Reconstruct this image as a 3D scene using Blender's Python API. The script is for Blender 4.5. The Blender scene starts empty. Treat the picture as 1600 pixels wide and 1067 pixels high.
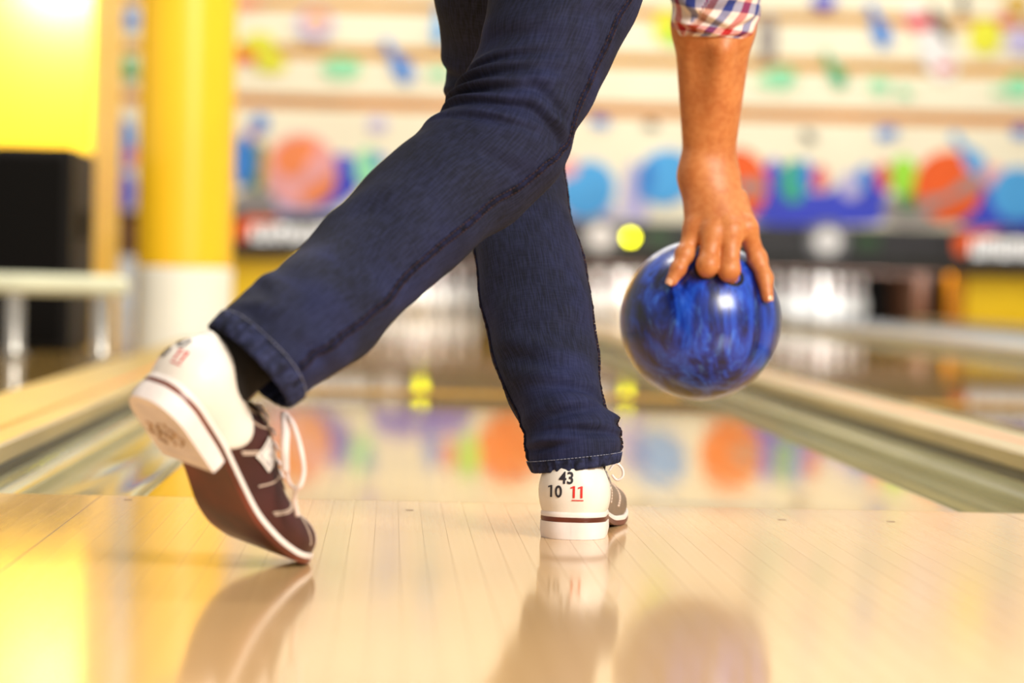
import bpy, math, random
import numpy as np
from math import sin, cos, pi, radians
from mathutils import Matrix, Vector
from mathutils.bvhtree import BVHTree

random.seed(7)
RNG = np.random.default_rng(7)
S = bpy.context.scene
COL = S.collection

# ------------------------------------------------------------------ camera
F_PX = 4200.0
CAM = np.array([0.0, -3.47, 0.29])
YAW, PITCH, ROLL = radians(2.59), radians(1.33), radians(1.35)
FW = np.array([sin(YAW) * cos(PITCH), cos(YAW) * cos(PITCH), -sin(PITCH)])
_r0 = np.array([cos(YAW), -sin(YAW), 0.0]); _u0 = np.cross(_r0, FW)
RT = _r0 * cos(ROLL) + _u0 * sin(ROLL)
UP = -_r0 * sin(ROLL) + _u0 * cos(ROLL)
cd = bpy.data.cameras.new('camera'); cam = bpy.data.objects.new('camera', cd); COL.objects.link(cam)
M = Matrix(((RT[0], UP[0], -FW[0], CAM[0]), (RT[1], UP[1], -FW[1], CAM[1]), (RT[2], UP[2], -FW[2], CAM[2]), (0, 0, 0, 1)))
cam.matrix_world = M
cd.sensor_width = 36.0; cd.lens = F_PX * 36.0 / 1600.0
cd.clip_start = 0.05; cd.clip_end = 200
cd.dof.use_dof = True; cd.dof.focus_distance = 3.08; cd.dof.aperture_fstop = 3.0
S.camera = cam
# ------------------------------------------------------------------ world, lights, exposure
w = bpy.data.worlds.new('world'); S.world = w; w.use_nodes = True
w.node_tree.nodes['Background'].inputs[0].default_value = (1.0, 0.95, 0.87, 1)
w.node_tree.nodes['Background'].inputs[1].default_value = 0.52
S.view_settings.view_transform = 'Standard'; S.view_settings.look = 'None'
S.view_settings.gamma = 1.0; S.view_settings.use_curve_mapping = False
S.view_settings.exposure = 0.0
try:
    S.cycles.use_denoising = True
    S.cycles.max_bounces = 8
    S.cycles.sample_clamp_indirect = 6
except Exception: pass

def area(name, loc, target, sx, sy, power, color=(1, .95, .86)):
    l = bpy.data.lights.new(name, 'AREA'); l.shape = 'RECTANGLE'; l.size = sx; l.size_y = sy
    l.energy = power; l.color = color
    o = bpy.data.objects.new(name, l); COL.objects.link(o); o.location = loc
    d = Vector(target) - Vector(loc); o.rotation_euler = d.to_track_quat('-Z', 'Y').to_euler()
    return o
area('approach_lamp', (3.0, -4.0, 2.6), (0.3, -0.4, 0.3), 2.0, 1.6, 330)
area('ceiling_lamp_near', (0.2, 1.6, 3.4), (0.2, 1.6, 0), 3.0, 0.6, 130)
area('ceiling_lamp_mid', (0.8, 7.0, 3.6), (0.8, 7.0, 0), 5.0, 0.6, 170)
area('ceiling_lamp_far', (1.5, 12.0, 3.6), (1.5, 12.0, 0), 6.0, 0.6, 170)
area('mural_lamp', (1.8, 15.8, 3.5), (1.8, 18.1, 1.3), 9.0, 0.4, 128, (1, .95, .85))
area('pin_deck_lamp', (1.9, 18.02, 0.41), (1.9, 18.8, 0.12), 5.2, 0.06, 48, (1, .98, .95))
def spot(name, loc, target, power, ang, rad):
    l = bpy.data.lights.new(name, 'SPOT'); l.energy = power; l.spot_size = radians(ang); l.spot_blend = 1; l.color = (1, .95, .84); l.shadow_soft_size = rad
    o = bpy.data.objects.new(name, l); COL.objects.link(o); o.location = loc
    o.rotation_euler = (Vector(target) - o.location).to_track_quat('-Z', 'Y').to_euler()
spot('wall_spot', (-1.62, 7.35, 1.75), (-1.45, 8.5, 1.45), 230, 110, .12)
spot('column_fill', (-.35, 2.6, 3.0), (-.78, 6.6, .9), 470, 50, .15)  # added fill spot that brightens the column, no fixture behind it

# ------------------------------------------------------------------ helpers
def at(px, py, d):
    return CAM + d * (FW + RT * (px - 800) / F_PX + UP * (533.5 - py) / F_PX)
def onY(px, py, Y):
    r = FW + RT * (px - 800) / F_PX + UP * (533.5 - py) / F_PX
    return CAM + r * ((Y - CAM[1]) / r[1])
def lin(c):
    c = np.array(c[:3], float) / 255.0
    return tuple(np.where(c <= 0.04045, c / 12.92, ((c + 0.055) / 1.055) ** 2.4)) + (1.0,)

class G:
    """collects verts / faces / uvs / material indices"""
    def __init__(s): s.v = []; s.f = []; s.uv = {}; s.mi = []
    def add(s, v, f, mi=0, uv=None):
        o = len(s.v); s.v.extend([tuple(map(float, p)) for p in v])
        if uv is not None:
            for i, t in enumerate(uv): s.uv[o + i] = t
        for q in f: s.f.append(tuple(o + i for i in q)); s.mi.append(mi)
        return s
    def box(s, lo, hi, mi=0):
        x0, y0, z0 = lo; x1, y1, z1 = hi
        v = [(x0,y0,z0),(x1,y0,z0),(x1,y1,z0),(x0,y1,z0),(x0,y0,z1),(x1,y0,z1),(x1,y1,z1),(x0,y1,z1)]
        return s.add(v, [(0,3,2,1),(4,5,6,7),(0,1,5,4),(1,2,6,5),(2,3,7,6),(3,0,4,7)], mi)
    def bbox(s, lo, hi, b, mi=0):
        """box with chamfered vertical and horizontal edges"""
        lo = np.array(lo, float); hi = np.array(hi, float); vs = []; 
        c = (lo + hi) / 2; h = (hi - lo) / 2
        idx = {}
        for sx in (-1, 1):
            for sy in (-1, 1):
                for sz in (-1, 1):
                    for a in range(3):
                        p = np.array([sx, sy, sz]) * h
                        for k in range(3):
                            if k != a: p[k] -= (sx, sy, sz)[k] * b
                        idx[(sx, sy, sz, a)] = len(vs); vs.append(c + p)
        f = []
        for a in range(3):
            o = [k for k in range(3) if k != a]
            for sg in (-1, 1):
                q = []
                for (i, j) in ((-1,-1),(1,-1),(1,1),(-1,1)):
                    t = [0,0,0]; t[a] = sg; t[o[0]] = i; t[o[1]] = j
                    q.append(idx[(*t, a)])
                f.append(tuple(q))
        for a in range(3):
            o = [k for k in range(3) if k != a]
            for i in (-1, 1):
                for j in (-1, 1):
                    t = [0,0,0]; t[o[0]] = i; t[o[1]] = j
                    t0 = list(t); t0[a] = -1; t1 = list(t); t1[a] = 1
                    f.append((idx[(*t0, o[0])], idx[(*t1, o[0])], idx[(*t1, o[1])], idx[(*t0, o[1])]))
        for sx in (-1, 1):
            for sy in (-1, 1):
                for sz in (-1, 1): f.append(tuple(idx[(sx, sy, sz, a)] for a in range(3)))
        return s.add(vs, f, mi)
    def prism(s, poly, y0, y1, mi=0):
        """polygon in xz extruded along y"""
        n = len(poly)
        v = [(x, y0, z) for x, z in poly] + [(x, y1, z) for x, z in poly]
        f = [tuple(range(n)), tuple(range(2 * n - 1, n - 1, -1))] + [(i, (i + 1) % n, n + (i + 1) % n, n + i) for i in range(n)]
        return s.add(v, f, mi)
    def lathe(s, prof, n=32, c=(0, 0, 0), mi=0):
        v = []; f = []
        for r, z in prof:
            for k in range(n):
                a = 2 * pi * k / n; v.append((c[0] + r * cos(a), c[1] + r * sin(a), c[2] + z))
        for i in range(len(prof) - 1):
            for k in range(n): f.append((i*n+k, i*n+(k+1) % n, (i+1)*n+(k+1) % n, (i+1)*n+k))
        return s.add(v, f, mi)
    def grid(s, P, close_u=False, close_v=False, uv=None, mi=0, flip=False):
        P = np.asarray(P); nu, nv = P.shape[:2]; f = []
        for i in range(nu if close_u else nu - 1):
            for j in range(nv if close_v else nv - 1):
                q = (i*nv+j, i*nv+(j+1) % nv, ((i+1) % nu)*nv+(j+1) % nv, ((i+1) % nu)*nv+j)
                f.append(q[::-1] if flip else q)
        return s.add(P.reshape(-1, 3), f, mi, None if uv is None else np.asarray(uv).reshape(-1, 2).tolist())
    def tube(s, pts, r, n=8, caps=True, mi=0, flat=1.0):
        pts = np.asarray(pts, float); m = len(pts)
        rr = np.full(m, r) if np.isscalar(r) else np.asarray(r, float)
        T = np.gradient(pts, axis=0); T /= np.linalg.norm(T, axis=1)[:, None] + 1e-12
        up = np.array([0.0, 0.0, 1.0])
        if abs(T[0] @ up) > 0.9: up = np.array([1.0, 0, 0])
        P = np.zeros((m, n, 3)); N = np.cross(up, T[0]); N /= np.linalg.norm(N)
        for i in range(m):
            N = N - T[i] * (N @ T[i]); N /= np.linalg.norm(N); B = np.cross(T[i], N)
            for k in range(n):
                a = 2 * pi * k / n; P[i, k] = pts[i] + rr[i] * (N * cos(a) + B * sin(a) * flat)
        o = len(s.v); s.grid(P, close_v=True, mi=mi)
        if caps:
            s.f.append(tuple(o + k for k in range(n - 1, -1, -1))); s.f.append(tuple(o + (m - 1) * n + k for k in range(n))); s.mi += [mi, mi]
        return s
    def build(s, name, mats, parent=None, loc=None, smooth=True, org=None, recalc=True):
        me = bpy.data.meshes.new(name); v = np.array(s.v, float)
        if org is not None: v = v - np.asarray(org)
        if loc is not None: v = v - np.asarray(loc)
        me.from_pydata(v.tolist(), [], s.f)
        mats = mats if isinstance(mats, (list, tuple)) else [mats]
        for m in mats: me.materials.append(m)
        if s.uv:
            L = me.uv_layers.new(name='UVMap')
            vi = np.zeros(len(me.loops), dtype=np.int32); me.loops.foreach_get('vertex_index', vi)
            arr = np.zeros((len(me.vertices), 2)); 
            for k, t in s.uv.items(): arr[k] = t
            L.data.foreach_set('uv', arr[vi].ravel())
        if len(mats) > 1: me.polygons.foreach_set('material_index', np.array(s.mi, dtype=np.int32))
        me.update()
        if recalc:
            import bmesh
            bm = bmesh.new(); bm.from_mesh(me); bmesh.ops.recalc_face_normals(bm, faces=bm.faces); bm.to_mesh(me); bm.free()
        if smooth:
            me.polygons.foreach_set('use_smooth', np.ones(len(me.polygons), dtype=bool))
            if smooth == 'auto':
                me.set_sharp_from_angle(angle=radians(38))
        o = bpy.data.objects.new(name, me); COL.objects.link(o)
        if loc is not None: o.location = loc
        if parent is not None: o.parent = parent
        return o

def tag(o, label=None, cat=None, group=None, kind=None):
    if label: o['label'] = label
    if cat: o['category'] = cat
    if group: o['group'] = group
    if kind: o['kind'] = kind
    return o
def empty(name, loc=(0, 0, 0)):
    o = bpy.data.objects.new(name, None); COL.objects.link(o); o.location = loc; o.empty_display_size = .1
    return o
def crom(P, t):
    """Catmull-Rom through rows of P at float indices t"""
    P = np.asarray(P, float); n = len(P); t = np.clip(np.asarray(t, float), 0, n - 1 - 1e-9)
    i = np.floor(t).astype(int); u = (t - i)[..., None]
    g = lambda k: P[np.clip(k, 0, n - 1)]
    p0, p1, p2, p3 = g(i - 1), g(i), g(i + 1), g(i + 2)
    return .5 * (2 * p1 + (p2 - p0) * u + (2 * p0 - 5 * p1 + 4 * p2 - p3) * u ** 2 + (3 * p1 - p0 - 3 * p2 + p3) * u ** 3)

# ------------------------------------------------------------------ materials
class Mt:
    def __init__(s, name):
        s.m = bpy.data.materials.new(name); s.m.use_nodes = True; s.t = s.m.node_tree; s.n = s.t.nodes; s.b = s.n['Principled BSDF']
    def new(s, ty, **k):
        x = s.n.new(ty)
        for a, v in k.items(): setattr(x, a, v)
        return x
    def lk(s, a, b): s.t.links.new(a, b)
    def set(s, **k):
        for a, v in k.items():
            nm = {'color': 'Base Color', 'rough': 'Roughness', 'metal': 'Metallic', 'coat': 'Coat Weight', 'coatr': 'Coat Roughness', 'spec': 'Specular IOR Level',
                  'sss': 'Subsurface Weight', 'em': 'Emission Color', 'es': 'Emission Strength', 'sheen': 'Sheen Weight', 'ior': 'IOR'}[a]
            if a in ('color', 'em'): v = lin(v)
            s.b.inputs[nm].default_value = v
        return s
    def coords(s, kind='Object', scale=(1, 1, 1), rot=(0, 0, 0)):
        tc = s.new('ShaderNodeTexCoord'); mp = s.new('ShaderNodeMapping')
        mp.inputs['Scale'].default_value = scale; mp.inputs['Rotation'].default_value = rot
        s.lk(tc.outputs[kind], mp.inputs['Vector']); return mp.outputs[0]
    def noise(s, vec, scale=5, detail=3, dist=0, rough=.5):
        n = s.new('ShaderNodeTexNoise'); n.inputs['Scale'].default_value = scale; n.inputs['Detail'].default_value = detail
        n.inputs['Distortion'].default_value = dist; n.inputs['Roughness'].default_value = rough
        if vec is not None: s.lk(vec, n.inputs['Vector'])
        return n.outputs['Fac']
    def ramp(s, fac, stops, interp='LINEAR'):
        r = s.new('ShaderNodeValToRGB'); r.color_ramp.interpolation = interp; e = r.color_ramp.elements
        while len(e) < len(stops): e.new(0.5)
        for i, (p, c) in enumerate(stops): e[i].position = p; e[i].color = lin(c)
        s.lk(fac, r.inputs[0]); return r.outputs[0]
    def mix(s, fac, a, b, blend='MIX'):
        x = s.new('ShaderNodeMix'); x.data_type = 'RGBA'; x.blend_type = blend
        for sock, v in ((x.inputs[0], fac), (x.inputs[6], a), (x.inputs[7], b)):
            if hasattr(v, 'is_linked'): s.lk(v, sock)
            else: sock.default_value = v if not isinstance(v, (tuple, list)) else lin(v)
        return x.outputs[2]
    def math(s, op, a, b=None):
        x = s.new('ShaderNodeMath', operation=op)
        for i, v in enumerate((a, b)):
            if v is None: continue
            if hasattr(v, 'is_linked'): s.lk(v, x.inputs[i])
            else: x.inputs[i].default_value = v
        return x.outputs[0]
    def color(s, out): s.lk(out, s.b.inputs['Base Color']); return s
    def rough(s, out): s.lk(out, s.b.inputs['Roughness']); return s
    def bump(s, h, strength=.2, dist=.001):
        b = s.new('ShaderNodeBump'); b.inputs['Strength'].default_value = strength; b.inputs['Distance'].default_value = dist
        s.lk(h, b.inputs['Height']); s.lk(b.outputs[0], s.b.inputs['Normal']); return s
def plain(name, color, rough=.5, var=.06, scale=6, bump=0, **k):
    """plain colour with slight procedural variation"""
    m = Mt(name).set(rough=rough, **k)
    n = m.noise(m.coords(), scale, 4)
    c = np.array(color, float)
    m.color(m.ramp(n, [(.3, np.clip(c * (1 - var), 0, 255)), (.7, np.clip(c * (1 + var), 0, 255))]))
    if bump: m.bump(m.noise(m.coords(), 400, 2), bump, .001)
    return m.m

def wood(name, c0, c1, c2, board=.0, rough=.09, per_obj=False):
    m = Mt(name).set(rough=rough, ior=1.5)
    g = m.noise(m.coords('Object', (60, .5, 60)), 2.0, 4, .2)
    base = m.ramp(g, [(.3, c0), (.55, c1), (.75, c2)])
    if per_obj:
        oi = m.new('ShaderNodeObjectInfo'); r = oi.outputs['Random']
    elif board:
        tc = m.new('ShaderNodeTexCoord'); sx = m.new('ShaderNodeSeparateXYZ'); m.lk(tc.outputs['Object'], sx.inputs[0])
        fl = m.math('FLOOR', m.math('DIVIDE', sx.outputs[0], board)); wn = m.new('ShaderNodeTexWhiteNoise', noise_dimensions='1D'); m.lk(fl, wn.inputs['W']); r = wn.outputs['Value']
    if per_obj or board:
        base = m.mix(m.math('MULTIPLY', r, .30), base, tuple(np.array(c0) * .92))
    m.color(base)
    m.rough(m.math('ADD', m.math('MULTIPLY', m.noise(m.coords('Object', (3, .6, 1)), 4, 3), .04), rough - .02))
    return m.m

MAT = {}
MAT['plank'] = wood('approach_maple', (223, 180, 126), (226, 184, 130), (229, 188, 135), rough=.10, per_obj=True)
MAT['under'] = plain('dark_joint', (96, 62, 34), .6); MAT['joint'] = plain('plank_joint', (168, 126, 82), .5)
MAT['lane'] = wood('lane_maple', (180, 138, 66), (198, 156, 78), (210, 170, 92), board=.027, rough=.045)
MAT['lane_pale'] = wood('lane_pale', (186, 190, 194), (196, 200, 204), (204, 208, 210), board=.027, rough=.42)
MAT['gutter'] = plain('gutter_grey', (158, 154, 116), .05, .05, 3)
MAT['gutter_wall'] = plain('gutter_dark', (70, 66, 56), .4)
MAT['cap'] = plain('divider_tan', (180, 156, 100), .3, .05, 3)
MAT['stripe'] = plain('divider_orange', (226, 112, 10), .35)
MAT['side_floor'] = wood('side_floor', (150, 118, 60), (166, 132, 70), (176, 142, 80), board=.05, rough=.08)
MAT['yellow'] = plain('yellow_paint', (252, 199, 38), .32, .02, 2)
MAT['yellow2'] = plain('yellow_panel', (255, 210, 16), .4, .02, 2)
MAT['white'] = plain('white_paint', (244, 240, 226), .45, .02, 3)
MAT['cream'] = plain('cream_panel', (245, 238, 214), .5, .02, 2)
MAT['trim'] = plain('orange_trim', (200, 124, 0), .5, .06, 1.5)
MAT['trim_pale'] = plain('pale_trim', (200, 140, 0), .5, .06, 1.5)
MAT['black'] = plain('black_laminate', (16, 12, 10), .5, spec=.2)
MAT['black2'] = plain('black_cloth', (10, 8, 7), .8, spec=.1)
MAT['pit'] = plain('pit_black', (12, 11, 10), .9)
MAT['mask'] = plain('mask_grey', (44, 43, 48), .45)
MAT['mask2'] = plain('mask_grey_sill', (62, 62, 64), .45)
MAT['mask_lo'] = plain('mask_lower', (44, 43, 42), .5)
MAT['brown'] = plain('brown_board', (96, 58, 34), .5)
MAT['chrome'] = Mt('post_chrome').set(color=(210, 205, 196), rough=.18, metal=1).m
MAT['rail'] = plain('rail_cream', (238, 238, 206), .3)
MAT['pin'] = plain('pin_white', (246, 244, 238), .25, .01)
MAT['pinred'] = plain('pin_red', (190, 30, 34), .3)
MAT['lampy'] = Mt('indicator_glow').set(color=(120, 115, 0), em=(252, 248, 0), es=13).m
MAT['sign_glow'] = Mt('sign_glow').set(color=(240, 240, 240), em=(255, 252, 248), es=.55).m
MAT['halo'] = plain('emblem_ring', (124, 124, 130), .4)
MAT['dot'] = plain('emblem_dot', (40, 40, 44), .5)

# ------------------------------------------------------------------ setting
LANES = [0.2185, 1.86, 3.50]; LW = 0.527; GW = 0.235; PB = 0.027
# approach: slab with separate maple planks, seams where the approach sections meet
g = G(); g.box((-6, -6.5, -.14), (9, -.0015, -.016)); floor = g.build('floor', MAT['joint'], smooth=False)
tag(floor, 'glossy pale maple approach floor of narrow planks in front of the foul line', 'floor', kind='structure')
def plank_mesh(w_):
    q = G(); q.bbox((-w_/2, -3.2495, -.018), (w_/2, 3.2495, 0.0), .00007); return q
protos = {}
def plank(x0, w_):
    key = round(w_, 5)
    if key not in protos:
        o = plank_mesh(w_).build('plank', MAT['plank'], floor, smooth=False); protos[key] = o
    else:
        o = protos[key].copy(); COL.objects.link(o)
    o.location = (x0 + w_/2, -3.251, 0)
seams = [LANES[0] - LW - .058, LANES[0] + LW + .058]
x = seams[0]
n1 = 43; wmid = (seams[1] - seams[0]) / n1
for i in range(n1):
    e0 = .0012 if i == 0 else 0; e1 = .0012 if i == n1 - 1 else 0
    plank(x + e0 + .0001, wmid - .0002 - e0 - e1); x += wmid
for i in range(42): plank(seams[0] - (i + 1) * PB + .0001, PB - .0002)
for i in range(42): plank(seams[1] + i * PB + .0001, PB - .0002)
for side, xa, xb in ((-1, -6, seams[0] - 42 * PB), (1, seams[1] + 42 * PB, 9)):
    g = G(); g.box((xa, -6.5, -.018), (xb, -.0015, 0)); g.build('floor_section', MAT['plank'], floor, smooth=False)
for xs in seams:
    g = G(); g.box((xs - .0011, -6.49, -.016), (xs + .0011, -.002, -.0004)); g.build('section_seam', MAT['under'], floor, smooth=False)
g = G(); g.box((-6, -.0014, -.02), (9, .0010, -.0003)); g.build('foul_line_joint', MAT['under'], floor, smooth=False)
# small dark plugs let into the approach just before the foul line
for px, py in ((200, 781), (1222, 812), (1392, 815), (430, 800), (640, 797)):
    r = FW + RT * (px - 800) / F_PX + UP * (533.5 - py) / F_PX; p = CAM + r * ((0.0 - CAM[2]) / r[2])
    g = G(); g.box((p[0] - .005, p[1] - .004, -.004), (p[0] + .005, p[1] + .004, .0003)); g.build('plug', MAT['under'], floor, smooth=False)

def lane(i, cx):
    names = ['near left', 'middle', 'far right']
    root = empty('bowling_lane', (cx, 0, 0))
    tag(root, ['long polished maple lane straight ahead of the bowler, beyond the foul line', 'polished lane behind the blue ball, one lane right of the bowler',
               'dull pale lane at the far right of the picture'][i], 'lane', kind='structure')
    Y = [0.0015, 3.40, 7.06, 10.72, 14.38, 19.45]
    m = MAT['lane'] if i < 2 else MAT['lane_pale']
    for k in range(5):
        y0, y1 = Y[k], Y[k + 1] - .002
        ys = [y0, y1] if k else [y0, 2.45, y1]
        zs = [0, 0] if k else [0, 0, -.0054]
        P = []
        for y, z in zip(ys, zs): P.append([(-LW, y, -.05), (-LW, y, z), (LW, y, z), (LW, y, -.05)])
        g = G(); g.grid(P); g.f += [tuple(range(4)), tuple((len(ys) - 1) * 4 + q for q in (3, 2, 1, 0))]; g.mi += [0, 0]
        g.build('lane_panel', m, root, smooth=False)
for i, cx in enumerate(LANES): lane(i, cx)

def gutter(x0, x1, label):
    n = 40; P = []; h = .03; th = .012
    prof = [(x0, -.004)] + [((x0 + x1)/2 - (x1 - x0 - .02)/2 * cos(pi * k / n), -.006 - h * max(0, sin(pi * k / n)) ** .55 + .0005 * sin(2 * pi * 4 * k / n)) for k in range(n + 1)] + [(x1, -.004)]
    low = [(x, z - th) for x, z in prof][::-1]
    ring = prof + low
    P = [[(x, y, z) for x, z in ring] for y in (.0, 4.9, 9.8, 14.7, 19.4)]
    g = G(); g.grid(P, close_v=True); g.f += [tuple(range(len(ring))), tuple(4*len(ring) + q for q in range(len(ring) - 1, -1, -1))]; g.mi += [0, 0]
    o = g.build('gutter', MAT['gutter'], smooth='auto')
    tag(o, label, 'gutter', kind='structure')
gl = ['shiny grey gutter along the left edge of the bowler\'s lane', 'shiny grey gutter along the right edge of the bowler\'s lane', 'gutter along the left edge of the middle lane',
      'gutter along the right edge of the middle lane', 'gutter along the left edge of the pale far lane', 'gutter along the right edge of the pale far lane']
for i, cx in enumerate(LANES):
    gutter(cx - LW - GW, cx - LW - .001, gl[2 * i]); gutter(cx + LW + .001, cx + LW + GW, gl[2 * i + 1])

def divider(x0, x1, xs, y0, y1, label):
    root = empty('lane_divider', ((x0 + x1)/2, y0, -.05))
    tag(root, label, 'divider', kind='structure')
    def b(nm, lo, hi, m, c=.003):
        o = G().bbox(lo, hi, c).build(nm, m, None, smooth=False); o.parent = root; o.matrix_parent_inverse = Matrix.Translation(-root.location); return o
    b('side_wall', (x0, y0, -.06), (x1, y1, .012), MAT['gutter_wall'])
    b('top_cap', (x0 - .004, y0, .012), (x1 + .004, y1, .042), MAT['cap'], .004)
    b('stripe', (xs - .008, y0 + .002, .042), (xs + .008, y1 - .002, .0428), MAT['stripe'], .0003)
d01 = LANES[0] + LW + GW; d12 = LANES[1] + LW + GW
divider(d01 + .001, LANES[1] - LW - GW - .001, d01 + .062, .0, 18.3, 'tan divider with orange stripe running beside the right gutter of the bowler\'s lane')
divider(d12 + .001, LANES[2] - LW - GW - .001, d12 + .055, .0, 18.3, 'tan divider between the middle lane and the pale far lane')
dl = LANES[0] - LW - GW
divider(dl - .22, dl - .001, dl - .055, .0, 6.38, 'tan divider with orange stripe left of the bowler\'s lane, ending at the yellow column')
divider(dl - .22, dl - .001, dl - .055, 6.85, 18.3, 'tan divider continuing behind the yellow column towards the pins')
dr = LANES[2] + LW + GW
divider(dr + .001, dr + .2, dr + .05, .0, 18.3, 'divider at the right edge of the pale far lane')
g = G(); g.box((-6, 0.0, -.10), (dl - .225, 19.4, -.002)); o = g.build('floor_left', MAT['side_floor'], smooth=False)
tag(o, 'polished golden floor left of the lanes under the low rail', 'floor', kind='structure')
g = G(); g.box((dr + .205, 0.0, -.10), (9, 19.4, -.002)); o = g.build('floor_right', MAT['side_floor'], smooth=False)
tag(o, 'polished floor right of the far lane', 'floor', kind='structure')
g = G(); g.box((-.6, -.0, -.16), (4.4, 19.6, -.10)); o = g.build('floor_under', MAT['under'], smooth=False)
tag(o, 'dark subfloor beneath the lanes and gutters', 'floor', kind='structure')

# back wall of stacked cream boards with orange gaps, over the masking unit
YW = 18.25
wall = empty('wall_back', (1.5, YW, 0)); tag(wall, 'cream back wall of wide horizontal boards painted with a bowling mural', 'wall', kind='structure')
def wpart(nm, g, m, smooth=False, parent=None):
    o = g.build(nm, m, None, smooth=smooth); o.parent = parent or wall
    inv = Matrix.Translation(-wall.location)
    o.matrix_parent_inverse = inv if parent is None else Matrix.Identity(4)
    return o
def zy(py, px=900): return onY(px, py, YW)[2]
BZ = [(zy(347), zy(180)), (zy(161), zy(102)), (zy(83), zy(27)), (zy(9), 3.3)]
for k, (z0, z1) in enumerate(BZ):
    wpart('wall_board', G().bbox((-5, YW, z0), (9, YW + .06, z1), .006), MAT['cream'])
for k in range(3):
    wpart('trim_glow_strip', G().bbox((-5, YW + .012, BZ[k][1]), (9, YW + .05, BZ[k + 1][0]), .004), [MAT['trim'], MAT['trim_pale'], MAT['trim_pale']][k])  # trim between boards; orange edge glow is put into its colour and width
wpart('backing', G().box((-5, YW + .06, .4), (9, YW + .12, 3.3)), MAT['brown'])

# mural: painted shapes lie on the boards as thin cut-outs
PAL = {'orange': (240, 96, 24), 'orange2': (246, 140, 84), 'blue': (58, 72, 206), 'sky': (76, 168, 236), 'sky2': (52, 132, 220), 'teal': (58, 176, 130), 'mint': (148, 224, 180), 'lime': (160, 226, 60),
       'yellow': (226, 226, 50), 'gold': (206, 164, 30), 'red': (226, 66, 84), 'pink': (240, 168, 170), 'grey': (150, 142, 140), 'dgrey': (84, 82, 88), 'lav': (190, 184, 226), 'white': (232, 230, 232), 'navy': (44, 70, 150), 'green': (60, 130, 60), 'peach': (246, 190, 150)}
PM = {}
def pm(c):
    if c not in PM: PM[c] = plain('paint_' + c, PAL[c], .55, .05, 4)
    return PM[c]
layer = [0]
def blob(nm, c, pts):
    """closed smooth outline through pixel-space landmarks laid on the wall plane"""
    layer[0] += 1; yy = YW - .004 - .0006 * layer[0]
    P = np.array([onY(px, py, yy) for px, py in pts]); n = len(P)
    Q = crom(np.vstack([P[-1:], P, P[:2]]), np.arange(1, n + 1, .2))
    g = G(); g.prism([(q[0], q[2]) for q in Q], yy, YW + .001)
    o = wpart(nm, g, pm(c)); return o
def oval(nm, c, px, py, rx, ry, a=0):
    a = radians(a)
    return blob(nm, c, [(px + rx*cos(t)*cos(a) - ry*sin(t)*sin(a), py + rx*cos(t)*sin(a) + ry*sin(t)*cos(a)) for t in np.arange(0, 2*pi, pi/5)])
def pinshape(nm, c, px, py, s, a):
    """bowling-pin outline, s = half height in px, rotated a degrees"""
    a = radians(a); pr = [(-.02, -1), (.15, -.93), (.17, -.75), (.11, -.5), (.17, -.2), (.34, .15), (.38, .4), (.3, .75), (.2, 1)]
    pts = [(x, y) for x, y in pr] + [(-x, y) for x, y in pr[::-1][:-1]]
    return blob(nm, c, [(px + s*(x*cos(a) - y*sin(a)), py + s*(x*sin(a) + y*cos(a))) for x, y in pts])
# lower band
blob('paint_field', 'blue', [(1195, 262), (1215, 250), (1240, 290), (1290, 300), (1330, 275), (1372, 270), (1385, 300), (1380, 345), (1290, 352), (1190, 350), (1172, 330)])
blob('paint_field', 'blue', [(1500, 350), (1520, 300), (1560, 290), (1640, 300), (1640, 356), (1560, 356)])
blob('paint_field', 'blue', [(500, 268), (535, 240), (565, 262), (556, 300), (520, 325), (480, 338), (470, 330)])
blob('paint_field', 'lav', [(880, 300), (930, 300), (965, 335), (960, 345), (880, 345)])
blob('paint_field', 'lav', [(980, 262), (1000, 262), (1012, 340), (980, 340), (970, 330)])
blob('paint_field', 'lav', [(405, 300), (480, 300), (500, 330), (480, 343), (405, 343)])
blob('paint_field', 'grey', [(1385, 310), (1440, 312), (1470, 335), (1470, 350), (1390, 350)])
blob('paint_field', 'grey', [(368, 305), (420, 300), (430, 345), (366, 345)])
oval('painted_stripe', 'teal', 1240, 283, 20, 34)
oval('painted_stripe', 'sky2', 1258, 275, 13, 26)
oval('painted_stripe', 'red', 1281, 279, 12, 20)
oval('painted_stripe', 'lav', 1330, 290, 18, 22)
oval('painted_stripe', 'sky2', 1352, 278, 13, 20)
oval('painted_stripe', 'red', 1381, 276, 13, 22)
oval('painted_stripe', 'green', 1418, 312, 12, 20)
oval('painted_stripe', 'lime', 1412, 275, 22, 31)
oval('painted_ball', 'orange', 1482, 292, 54, 56)
blob('painted_band', 'grey', [(1440, 312), (1480, 302), (1510, 278), (1536, 276), (1538, 290), (1500, 306), (1470, 320), (1446, 332)])
pinshape('painted_pin', 'sky', 1512, 240, 40, -38)
oval('painted_stripe', 'pink', 1552, 275, 18, 17)
oval('painted_ball', 'sky', 1590, 303, 42, 42)
oval('painted_ball', 'orange', 1152, 288, 48, 56)
blob('painted_band', 'grey', [(1148, 290), (1175, 280), (1196, 290), (1194, 300), (1165, 302)])
oval('painted_ball', 'orange', 806, 282, 52, 55); oval('painted_stripe', 'lime', 742, 268, 20, 30); oval('painted_stripe', 'red', 712, 268, 12, 20); oval('painted_stripe', 'sky2', 684, 272, 13, 22)
blob('paint_field', 'blue', [(600, 300), (650, 292), (700, 300), (735, 310), (735, 343), (600, 340)])
oval('painted_ball', 'sky', 1040, 277, 46, 42, -35)
oval('painted_shade', 'sky2', 1010, 280, 12, 34, 10)
oval('painted_ball', 'sky', 918, 296, 42, 46, 30)
oval('painted_stripe', 'pink', 886, 262, 18, 16)
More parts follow.
